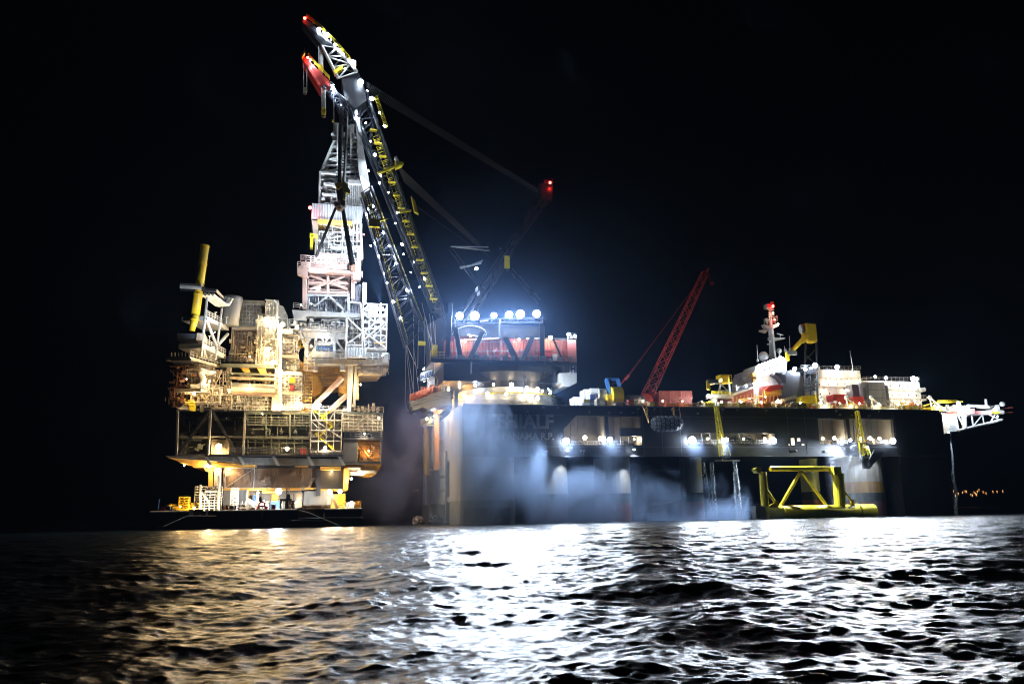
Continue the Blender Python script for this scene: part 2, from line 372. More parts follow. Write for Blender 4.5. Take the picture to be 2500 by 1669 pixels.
# openings in the side, as (x0, y0, x1, y1) in the side plane
def rect(x0, y0, x1, y1):
    u0 = VS.uz(x0, (y0 + y1) / 2)[0]; u1 = VS.uz(x1, (y0 + y1) / 2)[0]; return u0, u1, VS.uz((x0 + x1) / 2, y1)[1], VS.uz((x0 + x1) / 2, y0)[1]
OPN = [rect(1376, 1015, 1478, 1086), rect(1486, 1017, 1566, 1086), rect(1678, 1057, 1892, 1084), rect(1999, 1023, 2068, 1084), rect(2076, 1023, 2183, 1084)]
us = sorted(set([2.0, UB] + [c for o in OPN for c in o[:2]]))
mb = MB()
for a, b in zip(us[:-1], us[1:]):
    op = [o for o in OPN if o[0] <= a + .01 and o[1] >= b - .01]
    if op: mb.box(VS, a, b, 0, 1.2, ZL, op[0][2]); mb.box(VS, a, b, 0, 1.2, op[0][3], DECK)
    else: mb.box(VS, a, b, 0, 1.2, ZL, DECK)
mb.box(VS, 2, UB, 16, 84, ZL, DECK - .2); mb.box(VS, 2, UB, 1.2, 16, ZL, ZL + .6); mb.box(VS, 2, UB, 1.2, 16, DECK - .6, DECK - .1)
mb.box(VS, 2, 2.6, 1.2, 16, ZL + .6, DECK - .6); mb.box(VS, UB - 1, UB, 1.2, 16, ZL + .6, DECK - .6)
mb.box(VS, UB - 17, UB + .6, -.25, 40, -3, DECK - 1.2)     # bow column, black
build('hull', mb, M['hull'], ves)
mb = MB()
for k in range(1, 22):
    u = 14 + k * 5.9
    if not any(o[0] - .3 < u < o[1] + .3 for o in OPN) and u < UB - 18: mb.box(VS, u, u + .09, -.025, .01, ZL + .05, DECK - .1)
for z in (ZL + 2.6, DECK - 3.0): mb.box(VS, 2.2, UB - 17.2, -.03, .01, z, z + .08)
build('plate_seam', mb, M['clad'], ves)
mb = MB(); mb.bar(P(2, -.1, DECK - .1), P(UB, -.1, DECK - .1), .16, 6); mb.box(VS, 2, UB, -.35, 0, ZL - .25, ZL); build('deck_edge_strip', mb, M['dark'], ves)
mb = MB(); rn = random.Random(8)
for k in range(26):
    u = rn.uniform(18, UB - 20); z = rn.choice((DECK - 1.0, DECK - 2.2, ZL + 1.2)); mb.box(VS, u, u + rn.uniform(.3, .9), -.2, 0, z, z + rn.uniform(.2, .6))
    if k % 4 == 0: mb.bar(P(u, -.15, z), P(u, -.15, z - rn.uniform(1, 4)), .05, 4)
build('hull_fitting', mb, M['midgrey'], ves)
# lit rooms behind the openings
for i, (u0, u1, z0, z1) in enumerate(OPN):
    mb = MB(); mb.box(VS, u0 - .5, u1 + .5, 7.5, 7.9, z0 - .2, z1 + 1.5); mb.box(VS, u0 - .5, u0, 1.25, 7.5, z0 - .2, z1 + 1.5); mb.box(VS, u1, u1 + .5, 1.25, 7.5, z0 - .2, z1 + 1.5)
    mb.box(VS, u0, u1, 1.25, 7.5, z0 - .2, z0); mb.box(VS, u0, u1, 1.25, 7.5, z1 + .8, z1 + 1.0)
    for k in range(1, int((u1 - u0) / 2.2)):
        mb.box(VS, u0 + k * 2.2, u0 + k * 2.2 + .12, 7.3, 7.5, z0, z1 + .8)
    build('side_gallery', mb, M['gallery'], ves)
    mb = MB(); mb.rail([P(u0, .3, z0), P(u1, .3, z0)], h=1.2, sp=1.6, r=.07); build('railing', mb, M['galv'], ves)
    mb = MB(); mb.clutter(VS, *(1, 1, 2, 2), 2, 5, 0, i)
    rn = random.Random(40 + i)
    for k in range(int((u1 - u0) / 1.4)):
        u = rn.uniform(u0 + .5, u1 - .8); h = rn.uniform(.6, 1.9); mb.box(VS, u, u + rn.uniform(.3, 1), 1.6, 2.6, z0 + .02, z0 + h)
        if rn.random() < .4: mb.torus(P(u, 1.2, z0 + .9), NN, .6, .14, 12, 5)
    build('winch_gear', mb, M['brown'], ves)
# slanted screen of the first opening, dark box in the second
mb = MB(); mb.ppoly(VS, [(1374, 1013), (1408, 1013), (1374, 1049)], -.06, .05); sep('corner_plate', mb, M['hull'], ves)
mb = MB(); mb.px(VS, 1515, 1044, 1568, 1064, .25, .8); build('screen_box', mb, M['dark'], ves)
mb = MB()
for x in (1515, 1535, 1560): mb.pbar(VS, x, 1066, x, 1085, .3, .14)
mb.pbar(VS, 1731, 1056, 1738, 1080, .5, .12); mb.pbar(VS, 1712, 1056, 1716, 1080, .5, .12); mb.pbar(VS, 1803, 1056, 1810, 1080, .5, .12)
sep('stanchion', mb, M['galv'], ves)
for x in (1793, 1829):
    mb = MB(); c = VS.at(x, 1073, .9)
    mb.bar(c, c + NN * 2.2, .75, 14); mb.torus(c, NN, 1.15, .14, 18, 6); mb.torus(c + NN * 2.2, NN, 1.15, .14, 18, 6)
    for k in range(6): a = k * 1.047; mb.bar(c, c + (DD * math.cos(a) + ZZ * math.sin(a)) * 1.1, .08, 4)
    build('rope_drum', mb, M['dark'], ves)
# small lit ports
for x0, y0, x1, y1 in ((1931, 1069, 1940, 1086), (1946, 1069, 1954, 1077), (1957, 1083, 1964, 1087), (1925, 1083, 1928, 1087)):
    mb = MB(); mb.px(VS, x0, y0, x1, y1, -.05, .1); f = build('window_frame', mb, M['white'], ves)
    mb = MB(); mb.px(VS, x0 + 1, y0 + 1, x1 - 1, y1 - 1, -.09, .06); build('pane', mb, emis('lit_window', SOFT, 2.2), f)
# columns: pale above, red below
def column(x0, x1, v, dep, zsplit, rad, ycen=1180, m='column', top=ZL):
    u0 = VS.uz(x0, ycen, v)[0]; u1 = VS.uz(x1, ycen, v)[0]
    c = build('column', rbox(VS, u0, u1, v, v + dep, zsplit, top, rad), M[m], ves, smooth=False)
    build('draft_band', rbox(VS, u0 - .03, u1 + .03, v - .03, v + dep + .03, zsplit - 2.6, zsplit, rad), M['bootstripe'], c)
    build('lower_paint', rbox(VS, u0 - .02, u1 + .02, v - .02, v + dep + .02, -4, zsplit - 2.6, rad), M['antifoul'], c)
column(1302, 1392, 2.5, 16, 8.0, 3.0); column(1478, 1551, 3.0, 14, 8.0, 5.5); column(1690, 1722, 6, 10, 8.0, 4); column(1985, 2006, 12, 8, 8, 3); column(2086, 2182, 1.2, 16, 7.2, 6.5)
u0 = VS.uz(2086, 1180, 1.2)[0]; u1 = VS.uz(2182, 1180, 1.2)[0]; build('rust_band', rbox(VS, u0 - .015, u1 + .015, 1.185, 17.2, 7.2, 10.6, 6.5), mat('rust_stained_paint', (.5, .29, .09), .6, dirt=.6, dcol=(.2, .1, .04)), ves)
# stern column with panels
mb = rbox(VS, 1.0, 17, .2, 20, 6.5, DECK - .5, 2.2); c0 = build('stern_column', mb, M['column'], ves)
build('lower_paint', rbox(VS, .97, 17.03, .17, 20.03, -4, 6.5, 2.2), M['midgrey'], c0)
u_, z_ = VS.uz(1170, 1260, -.2)
build('hull_door', rbox(VS, u_ - 4.5, u_ + 9, .02, 1, -2, 4.4, .6), M['hull'], ves)
mb = rbox(VS, 1.0, 17, 64, 86, -4, DECK - .5, 2.2); build('stern_column', mb, M['column'], ves)
mb = MB(); mb.box(VS, 1.2, 3, 20, 64, 18.6, DECK - .6); mb.box(VS, 1.2, 3, 20, 64, 6.5, 8); build('stern_wall', mb, M['column'], ves)
# stern face: white panels, yellow guide pipes, ladders
def SF(x, y, u=1.0):   # point on the stern face (u = const)
    d = ray(x, y); t = np.dot(VS.o + DD * u - EYE, DD) / np.dot(d, DD); return EYE + d * t
def sbox(mb, x0, y0, x1, y1, u=1.0, dep=.5):
    a = SF(x0, y1, u); b = SF(x1, y1, u); c = SF(x1, y0, u); d = SF(x0, y0, u)
    b = b.copy(); return mb.prism([a, b, c, d], -DD * dep)
for x0, y0, x1, y1 in ((1048, 1040, 1058, 1128), (1076, 1104, 1088, 1160), (1076, 1168, 1088, 1196), (1076, 1200, 1088, 1230), (1035, 1160, 1041, 1184), (1035, 1186, 1041, 1208), (1035, 1210, 1041, 1232)):
    mb = MB(); sbox(mb, x0, y0, x1, y1, 1.0, .35); build('hull_panel', mb, M['white'], ves)
for x, y0, y1, r in ((1066, 998, 1147, 1.0), (1041.5, 1030, 1160, 1.05)):
    mb = MB(); mb.bar(SF(x, y1, -.8), SF(x, y0, -.8), r, 14); g = build('guide_pipe', mb, M['ochre'], ves, smooth=False)
    mb = MB()
    for t in (.12, .5, .9):
        q = SF(x, y0 + (y1 - y0) * t, -.8); mb.bar(q, q + DD * 1.8, .4, 6)
    sep('bracket', mb, M['ochre'], g)
mb = MB()
for a, b in (((1070, 1008), (1090, 992)), ((1046, 1034), (1062, 1022)), ((1074, 1000), (1086, 985))): mb.bar(SF(*a, -.3), SF(*b, -.3), .55, 8)
sep('pipe_bend', mb, M['ochre'], ves)
mb = MB()
for x in (1089.5,):
    a = SF(x, 1100, .7); b = SF(x, 1270, .7); mb.bar(a, b, .25, 5); mb.bar(a + NN * 1.2, b + NN * 1.2, .12, 5)
    for k in range(45): q = a + (b - a) * k / 45; mb.bar(q, q + NN * 1.2, .06, 4)
build('ladder', mb, M['dark'], ves)
mb = MB(); a = VS.at(1037, 1045, 60)
mb.rail([SF(1026, 1038, -1), SF(1040, 1036, -1), SF(1056, 1034, -1)], h=2.4, sp=1.6, r=.12); mb.prism([SF(1026, 1039, -1.4), SF(1044, 1036, -1.4), SF(1044, 1039, -1.4), SF(1030, 1043, -1.4)], DD * 2.5)
build('stern_balcony', mb, M['lemon'], ves)
# curved dark sponson over the stern carrying the life rafts
mb = MB(); top = []; bot = []
for k in range(9):
    t = k / 8; x = 1001 + (1100 - 1001) * t; y = 976 - 24 * math.sin(t * 1.45); top.append(W(x, y, 243 - 12 * t)); bot.append(W(x + 2 + 6 * (1 - t), y + 26 + 10 * (t > .3), 243 - 12 * t))
mb.prism(top + bot[::-1], NN * 9); build('sponson', mb, M['dark'], ves)
mb = MB()
for off in (8, 16): mb.path([p + np.array([0, -.25, 0]) - ZZ * off * .12 for p in top], .12, 5)
mb.rail(top[4:], h=1.2, sp=1.5); build('sponson_rail', mb, M['rope'], ves)
# deck edge railing, bollards, pipes along the deck
for x0, x1 in ((1120, 1210), (1212, 1330), (1332, 1400), (1400, 1470), (1472, 1530), (1532, 1680), (1690, 1800), (1800, 1960), (1960, 2120), (2120, 2272)):
    ua = VS.uz(x0, 990)[0]; ub = VS.uz(x1, 998)[0]
    mb = MB(); mb.rail([P(ua, .4, DECK), P(ub, .4, DECK)], h=1.25, sp=1.7, r=.075); build('deck_railing', mb, M['lemon'] if x0 > 1500 else M['galv'], ves)
rn = random.Random(12)
for k in range(16):
    u = rn.uniform(30, UB - 6); mb = MB(); mb.box(VS, u, u + rn.uniform(.8, 3), 1.2, 3.4, DECK, DECK + rn.uniform(.8, 2.2)); mb.box(VS, u + .2, u + .6, 1.1, 1.2, DECK + .2, DECK + .7)
    mb.bar(P(u - .6, 1.6, DECK), P(u - .6, 1.6, DECK + 1.6), .16, 6); build('deck_locker', mb, M[rn.choice(['boxred', 'cream', 'white', 'midgrey', 'galv'])], ves)
# lettering
u0, z0 = VS.uz(1204, 1044); u1, _ = VS.uz(1352, 1044); z1 = VS.uz(1240, 1010)[1]
t = text_mb('THIALF', VS, u0, -.06, z0, 1.0); a = np.array(t.v); wd = (a - (VS.o)) @ DD; sx = (u1 - u0) / (wd.max() - u0); hz = a[:, 2].max() - z0; sz = (z1 - z0) / hz
def stretch(t, u0, z0, sx, sz):
    t.v = [tuple(VS.P(u0 + (np.dot(np.array(p) - VS.o, DD) - u0) * sx, np.dot(np.array(p) - VS.o, NN), z0 + (p[2] - z0) * sz)) for p in t.v]; return t
build('lettering', stretch(t, u0, z0, sx, sz), M['faded'], ves)
u0, z0 = VS.uz(1226, 1072); z1 = VS.uz(1280, 1055)[1]; u1 = VS.uz(1352, 1060)[0]
t = text_mb('PANAMA R.P.', VS, u0, -.06, z0, 1.0); a = np.array(t.v); build('lettering', stretch(t, u0, z0, (u1 - u0) / (((a - VS.o) @ DD).max() - u0), (z1 - z0) / (a[:, 2].max() - z0)), M['faded'], ves)
# lamps in the side openings and on the hull
for x, y, pw, cc, r in ((1382, 1076, 0, 'cool', .8), (1428, 1068, 500, 'soft', .45), (1466, 1070, 500, 'soft', .4), (1489, 1073, 0, 'cool', .75), (1548, 1072, 700, 'soft', .2), (1690, 1074, 0, 'cool', .85), (1728, 1072, 500, 'soft', .4), (1773, 1073, 0, 'cool', .7), (1816, 1071, 500, 'soft', .4), (1867, 1071, 500, 'soft', .4), (1888, 1075, 0, 'cool', .7), (2009, 1070, 500, 'soft', .45), (2037, 1069, 500, 'soft', .45), (2076, 1074, 0, 'cool', .45), (2102, 1070, 400, 'soft', .35), (2124, 1070, 500, 'soft', .45), (2147, 1070, 500, 'soft', .45), (2180, 1076, 0, 'cool', .6)):
    if pw: lamp(ves, VS.at(x, y, 3.2), pw, cc, r=r, hood=True)
    else: lamp(ves, VS.at(x, y, -1.4), (60000 if x in (1888, 2076) else 17000 if r > .65 else 13000), cc, aim=VS.at(x + (40 if x == 1888 else -20 if x == 2076 else 0), y + (110 if x in (1888, 2076) else 8), -13 if x in (1888, 2076) else -18), cone=135, r=r)
for x, y in ((1060, 1016), (1042, 1022)): lamp(ves, SF(x, y, -2.2), 900, 'cool', r=.3)
for x, y, pw in ((1076, 981, 6500), (1090, 972, 3500), (1084, 985, 3500)): lamp(ves, SF(x, y, -1.0), pw, 'amber', r=.45)
# water jets from the ship's side
def jet(name, x0, y0, x1, y1, v, r0, r1, lab):
    rn = random.Random(x0); a = VS.at(x0, y0, v); b = VS.at(x1, y1, v); b[2] = min(b[2], .0); mb = MB(); n = 26; ring = []; vs = []; fs = []; K = 9
    for i in range(n + 1):
        t = i / n; c = a + (b - a) * np.array([t ** .6, t ** .6, t]) + DD * (.5 if x0 > 2000 else .12) * t * math.sin(i * .55 + x0); r = r0 + (r1 - r0) * t
        for k in range(K):
            q = 2 * math.pi * k / K; rr_ = r * rn.uniform(.7, 1.25); vs.append(c + DD * math.cos(q) * rr_ + NN * math.sin(q) * rr_)
    for i in range(n):
        for k in range(K): fs.append((i * K + k, i * K + (k + 1) % K, (i + 1) * K + (k + 1) % K, (i + 1) * K + k))
    mb.add(vs, fs); build(name, mb, JET, label=lab, cat='water jet', group='discharge water falling from the ship', smooth=True)
JET = bpy.data.materials.new('falling_water'); JET.use_nodes = True; _N = JET.node_tree.nodes; _L = JET.node_tree.links; _b = _N['Principled BSDF']
_b.inputs['Base Color'].default_value = (.55, .6, .65, 1); _b.inputs['Roughness'].default_value = .35
_tc = _N.new('ShaderNodeTexCoord'); _mp = _N.new('ShaderNodeMapping'); _mp.inputs['Scale'].default_value = (3, 3, .22); _n = _N.new('ShaderNodeTexNoise'); _n.inputs['Scale'].default_value = 1.6; _n.inputs['Detail'].default_value = 5
_r = _N.new('ShaderNodeMapRange'); _r.inputs[1].default_value = .4; _r.inputs[2].default_value = .7; _r.inputs[4].default_value = .95
_L.new(_tc.outputs['Object'], _mp.inputs[0]); _L.new(_mp.outputs[0], _n.inputs['Vector']); _L.new(_n.outputs[0], _r.inputs[0]); _L.new(_r.outputs[0], _b.inputs['Alpha'])
jet('water_jet', 1716, 1128, 1735, 1266, -1, .35, .7, 'thin pale water jet falling beside a second one, the left of the pair')
jet('water_jet', 1737, 1128, 1747, 1266, -1, .5, .75, 'pale water jet falling close to its left neighbour beneath the middle opening')
jet('water_jet', 1793, 1128, 1806, 1266, -1, .55, 1.2, 'wide white water jet falling alone just left of the floating yellow frame')
jet('water_jet', 2322, 1056, 2336, 1248, 8, .2, .6, 'long wavering water jet falling from the cantilever at the bow')
# ------------------------------------------------------------------ heavy lift crane
CV = 24.0                                                  # crane axis, metres in from the side
uc = VS.uz(1232, 940, CV)[0]; CC0 = P(uc, CV, DECK)
crane = thing('heavy_lift_crane', 'giant dark slewing crane with two legged lattice boom, red machinery house and rows of floodlights', 'crane', CC0)
zt = lambda y, v=CV: VS.uz(1232, y, v)[1]
# tub: grey lit deckhouse wall, flaring dark cone, slewing ring
mb = MB(); mb.lathe(P(uc, CV, 0), [(16.5, DECK), (16.5, zt(962, 8)), (15.0, zt(962, 8) + .3), (14.5, zt(940, 8))], 40); build('tub', mb, M['grey'], crane)
mb = MB(); mb.lathe(P(uc, CV, 0), [(14.6, zt(941, 8)), (15.5, zt(925, 6)), (18.5, zt(905, 6)), (19.2, zt(893, 6)), (19.2, zt(884, 6))], 40); build('slewing_base', mb, M['hull'], crane)
mb = MB()
for k in range(60):
    a = 2 * math.pi * k / 60; mb.bar(P(uc + 16.9 * math.cos(a), CV + 16.9 * math.sin(a), DECK + .1), P(uc + 16.9 * math.cos(a), CV + 16.9 * math.sin(a), DECK + 1.3), .07, 4)
for h in (.45, .85, 1.3): mb.torus(P(uc, CV, DECK + h), ZZ, 16.9, .07, 60, 4)
mb.torus(P(uc, CV, zt(958, 8)), ZZ, 16.4, .2, 60, 5); build('ring_railing', mb, M['lemon'], crane)
mb = MB()
for k in range(26):
    a = R_(180 + k * 7.2); q = P(uc + 16.55 * math.cos(a), CV + 16.55 * math.sin(a), DECK + .6); mb.cbox(q, .8, .8, random.Random(k).uniform(.8, 2.2))
build('deck_gear', mb, M['cream'], crane)
# main revolving platform and red house
vf = 8.0
u0, z0 = VS.uz(1052, 884, vf); u1, z1 = VS.uz(1408, 878, vf)
mb = MB(); mb.box(VS, u0, u1, vf, 42, z0, z0 + 1.1); mb.box(VS, u0 + 4, u1 - 6, vf + 2, 40, z0 - 5.0, z0); mb.px(VS, 1376, 882, 1390, 908, vf, 6); build('revolving_frame', mb, M['dark'], crane)
mb = MB(); mb.rail([P(u0, vf + .2, z0 + 1.1), P(u1, vf + .2, z0 + 1.1)], h=1.3, sp=2); build('railing', mb, M['rope'], crane)
mb = MB(); hv = 12.0
ua = VS.uz(1093, 850, hv)[0]; ub = VS.uz(1386, 850, hv)[0]; za, zb = z0 + 1.1, VS.uz(1250, 826, hv)[1]
mb.corru(VS, ua, ub, hv, za, zb, .9, .12, 22); house = build('machinery_house', mb, M['house'], crane)
mb = MB(); mb.px(VS, 1333, 853, 1348, 880, hv - .12, .1); build('door', mb, M['red'], house)
mb = MB(); mb.px(VS, 1350, 864, 1361, 879, hv - .8, .7); build('cabinet', mb, M['white'], house)
mb = MB(); mb.box(VS, ua - .4, ub + .4, hv - .6, hv + 23, zb, zb + .45); build('roof', mb, M['dark'], house)
mb = MB(); mb.px(VS, 1386, 829, 1407, 888, hv - 3, 22); e_ = build('end_house', mb, M['house'], crane)
mb = MB(); mb.px(VS, 1385, 888, 1408, 911, hv - 3.1, 22); mb.ppoly(VS, [(1366, 910), (1408, 911), (1408, 934), (1390, 943), (1374, 943), (1374, 935), (1364, 933)], hv - 3.1, 18); cw = build('counterweight', mb, M['white'], crane)
ul, zl = VS.uz(1394.5, 909, hv - 3.2); u2, z2 = VS.uz(1407, 890, hv - 3.2)
t = text_mb('HI', VS, ul, hv - 3.17, zl, 1.0); a = np.array(t.v); build('lettering', stretch(t, ul, zl, (u2 - ul) / (((a - VS.o) @ DD).max() - ul), (z2 - zl) / (a[:, 2].max() - zl)), M['ink'], cw)
mb = MB(); mb.prail(VS, 1386, 829, 1407, 829, hv - 3, h=2.0, sp=1.0, r=.07); build('roof_railing', mb, M['galv'], e_)
# dark braces of the A-frame foot in front of the house
mb = MB()
for x0, y0, x1, y1 in ((1112, 800, 1126, 880), (1178, 812, 1146, 880), (1232, 822, 1262, 882), (1300, 822, 1276, 882), (1322, 790, 1324, 884), (1350, 826, 1374, 880), (1100, 740, 1092, 882)):
    mb.pbar(VS, x0, y0, x1, y1, hv - 2.2, .95 if x0 != 1350 else .4, 4)
sep('frame_brace', mb, M['dark'], crane)
mb = MB(); mb.px(VS, 1120, 866, 1136, 880, hv - 3.2, 1.4); mb.px(VS, 1160, 864, 1170, 880, hv - 3.2, 1.4); mb.px(VS, 1172, 872, 1184, 880, hv - 3.2, 1.4); sep('winch_box', mb, M['midgrey'], crane)
mb = MB(); rn = random.Random(21)
for k in range(16):
    x = 1096 + k * 18 + rn.uniform(-4, 4); mb.pbar(VS, x, rn.uniform(828, 850), x, 880, hv - .25, rn.choice((.07, .12)), 5)
for y in (836, 858, 871): mb.pbar(VS, 1094, y, 1386, y - 3, hv - .3, .09, 5)
build('house_pipe', mb, M['midgrey'], house)
for x, w_ in ((1104, 8), (1208, 9), (1240, 8), (1312, 10)):
    mb = MB(); mb.px(VS, x, 858, x + w_, 880, hv - .14, .12); build('door', mb, M['red'], house)
mb = MB()
for k in range(15): x = 1066 + k * 23; mb.px(VS, x, 874 - (k % 3) * 3, x + 7 + (k % 4) * 2, 882, vf + 1, 1.2)
build('deck_gear', mb, M['midgrey'], crane)
mb = MB(); a = VS.at(1281, 884, vf - .4); b = VS.at(1281, 958, vf - .4)
for o in (-.4, .4): mb.bar(a + DD * o, b + DD * o, .1, 5)
for k in range(30): q = a + (b - a) * k / 30; mb.bar(q - DD * .4, q + DD * .4, .05, 4)
for x in (1060, 1150, 1330): mb.pbar(VS, x, 884, x, 912, vf - .2, .18, 6)
build('ladder', mb, M['rope'], crane)
# gantry carrying six floodlights
mb = MB()
for y in (778, 788): mb.pbar(VS, 1108, y + 2, 1326, y - 2, hv + 1, .28, 6)
mb.px(VS, 1100, 792, 1330, 822, hv + 3, 14); build('gantry', mb, M['dark'], crane)
mb = MB()
for k in range(14): x = 1108 + k * 16; mb.pbar(VS, x, 780, x + 8, 788, hv + 1, .14, 5); mb.pbar(VS, x + 8, 788, x + 16, 779, hv + 1, .14, 5)
for x in (1110, 1325, 1220): mb.pbar(VS, x, 780, x, 826, hv + 1, .3, 6)
build('gantry_lattice', mb, M['boom'], crane)
mb = MB(); c = VS.at(1150, 812, hv - .5); mb.torus(c + NN * 3, ZZ * 3 + NN, 5.2, .12, 30, 5)
for x0, y0, x1, y1 in ((1168, 829, 1218, 826), (1285, 827, 1322, 826), (1110, 831, 1168, 828), (1172, 784, 1192, 783), (1142, 817, 1172, 822)): mb.pbar(VS, x0, y0, x1, y1, hv - 1, .2, 5)
sep('cable_loop', mb, M['galv'], crane)
TGT = PF.at(810, 560, 6)
for k, (x, y) in enumerate(((1122, 771), (1159, 771), (1206, 770), (1243, 768), (1270, 767), (1310, 766))):
    q = VS.at(x, y, hv - 1.8)
    lamp(crane, q, 31000, 'cool', aim=q + np.array([-.3, -1, -.5]), cone=160, r=.95, blend=.8)
for x, y in ((1135, 832), (1267, 828), (1344, 824)): lamp(crane, VS.at(x, y, hv - 1.6), 420, 'soft', r=.4)
for x, y, r in ((1388, 816, .4), (1403, 820, .28)): lamp(crane, VS.at(x, y, hv - 4.2), 500, 'cool', r=r)
lamp(crane, VS.at(1338, 950, 3), 3500, 'cool', r=.3, aim=VS.at(1388, 925, 9), cone=60); lamp(crane, VS.at(1149, 820, hv - 2), 0, 'soft', r=.25); lamp(crane, VS.at(1163, 656, hv + 2), 900, 'cool', r=.35)  # first spot is added only to brighten the counterweight
def onring(x, y, rad):
    d = ray(x, y); c = P(uc, CV, 0); A = d[0] ** 2 + d[1] ** 2; e = EYE - c; B = d[0] * e[0] + d[1] * e[1]; C = e[0] ** 2 + e[1] ** 2 - rad ** 2
    D = B * B - A * C; return EYE + d * ((-B - math.sqrt(max(D, 0))) / A)
for x, y, r in ((1095, 950, .28), (1122, 945, .42), (1160, 940, .45), (1205, 938, .45), (1249, 939, .48), (1286, 945, .38), (1312, 949, .35), (1324, 954, .25)): lamp(crane, onring(x, y, 16.0), 55, 'soft' if x not in (1160, 1286) else 'cool', r=r)
for x, y, pw in ((1133, 966, 50), (1190, 961, 70), (1236, 961, 70), (1281, 964, 60), (1312, 972, 50)): lamp(crane, onring(x, y, 18.0), pw, 'soft', r=.42)
lamp(crane, VS.at(1342, 957, .6), 22000, 'cool', r=.5, aim=VS.at(1560, 973, 5), cone=75)
for x, y in ((1224, 911), (1263, 910), (1289, 909), (1326, 909)): lamp(crane, VS.at(x, y, vf - .3), 0, 'cool', r=.12, hood=False)
# boom: two lattice legs that meet in a solid head, then an upper jib
def leg(LA, LB, RA, RB, Y0, Y1, dep, n, r, br):
    a0 = W(*LA, Y1); a1 = W(*LB, Y0); b0 = W(*RA, Y1); b1 = W(*RB, Y0); dv = NN * dep
    mbc, mbb = truss([a1, b1, b1 + dv, a1 + dv], [a0, b0, b0 + dv, a0 + dv], n, r, br, faces=[(0, 1), (3, 2)])
    lg = build('boom_leg', mbc, M['boom'], crane); build('lattice', mbb, M['boom'], lg); return lg
# right leg: left chord (863,265)->(1044,704), right chord (890,215)->(1080,745)
leg_r = leg((863, 262), (1062, 752), (893, 222), (1094, 790), 246, 234, 5.0, 17, .6, .24)
leg_l1 = leg((884, 470), (993, 842), (905, 455), (1034, 800), 238, 233, 4.0, 13, .5, .2)
mb = MB(); mb.prism([W(868, 300, 234), W(882, 332, 234.2), W(905, 462, 234.6), W(888, 470, 234.6), W(876, 420, 234.4)], NN * .8); build('web_plate', mb, M['midgrey'], leg_l1)
mb = MB(); mb.prism([W(862, 262, 233.6), W(872, 266, 233.6), W(884, 330, 233.9), W(876, 322, 233.9)], NN * .6); build('web_plate', mb, M['grey'], leg_r)
mb = MB()
mb.prism([W(834, 192, 231), W(876, 178, 231.5), W(890, 215, 233), W(895, 245, 233.6), (W(866, 268, 233)), W(842, 242, 232)], NN * 6); build('boom_head', mb, M['hull'], crane)
# main fall support frame below the head
mbc, mbb = truss([W(800, 205, 231), W(846, 245, 231), W(846, 245, 237), W(800, 205, 237)], [W(842, 308, 233), W(868, 300, 234), W(868, 300, 239), W(842, 308, 238)], 4, .4, .18)
fr_ = build('fall_frame', mbc, M['boom'], crane); build('lattice', mbb, M['boom'], fr_)
# upper jib
mbc, mbb = truss([W(826, 192, 231), W(872, 176, 231), W(872, 176, 236), W(826, 192, 236)], [W(785, 112, 229), W(822, 118, 229), W(822, 118, 234), W(785, 112, 234)], 3, .55, .3)
jb = build('upper_jib', mbc, M['midgrey'], crane); build('lattice', mbb, M['midgrey'], jb)
mb = MB(); mb.prism([W(785, 112, 228.9), W(737, 53, 227), W(744, 44, 227), W(775, 70, 228), W(823, 118, 228.9)], NN * 4.5); build('jib_tip', mb, M['hull'], jb)
mb = MB(); mb.rail([W(868, 168, 230.4), W(822, 112, 228.7), W(780, 70, 227.8), W(748, 46, 226.9)], h=1.6, sp=2.2, r=.1); mb.prism([W(815, 172, 230), W(838, 158, 230), W(836, 166, 230), W(818, 180, 230)], NN * 2); build('walkway', mb, M['lemon'], jb)
# red fly jib in front
mb = MB(); mb.prism([W(738, 143, 224), W(744, 138, 224), W(806, 200, 226), W(800, 208, 226), W(785, 209, 226.2), W(784, 218, 226.2), (W(780, 214, 226))], NN * 5)
fj = build('fly_jib', mb, M['red'], crane)
mb = MB(); mb.rail([W(752, 140, 223.8), W(804, 196, 225.8)], h=1.3, sp=1.5, r=.08); mb.prism([W(736, 136, 223), W(744, 119, 223), W(745, 127, 223), (W(738, 140, 223))], NN * 1.5); build('walkway', mb, M['lemon'], fj)
mbc, mbb = truss([W(788, 210, 226), W(806, 200, 226), W(806, 200, 230)], [W(836, 282, 232), W(850, 270, 232), W(850, 270, 236)], 5, .35, .15); g = build('fly_jib_root', mbc, M['boom'], crane); build('lattice', mbb, M['boom'], g)
# yellow ladders and platforms on the boom
mb = MB()
def on(LA, LB, t, Y0, Y1): return W(LA[0] + (LB[0] - LA[0]) * t, LA[1] + (LB[1] - LA[1]) * t, Y0 + (Y1 - Y0) * t)
rn = random.Random(5); prev = None
for k in range(120):
    t = .12 + k * .86 / 120; a = on((884, 262), (1062, 752), t, 233.5, 244); b = on((897, 258), (1070, 748), t, 233.5, 244)
    if rn.random() < .62: mb.bar(a, b, .09, 4)
    if prev is not None and rn.random() < .72: mb.bar(prev[0], a, .09, 4); mb.bar(prev[1] + ZZ * .9, b + ZZ * .9, .07, 4)
    if k % 9 == 0: mb.cbox((a + b) / 2, 2.2, 1.4, .3)
    prev = (a, b)
build('boom_stairs', mb, M['lemon'], leg_r)
mb = MB()
for k in range(22):
    t = k / 21; a = W(914 + 26 * t, 238 + 74 * t, 232); b = W(921 + 26 * t, 234 + 74 * t, 232); mb.bar(a, b, .14, 4)
    if k: mb.bar(pa, a, .12, 4); mb.bar(pb, b, .12, 4)
    pa, pb = a, b
build('side_ladder', mb, M['lemon'], leg_r)
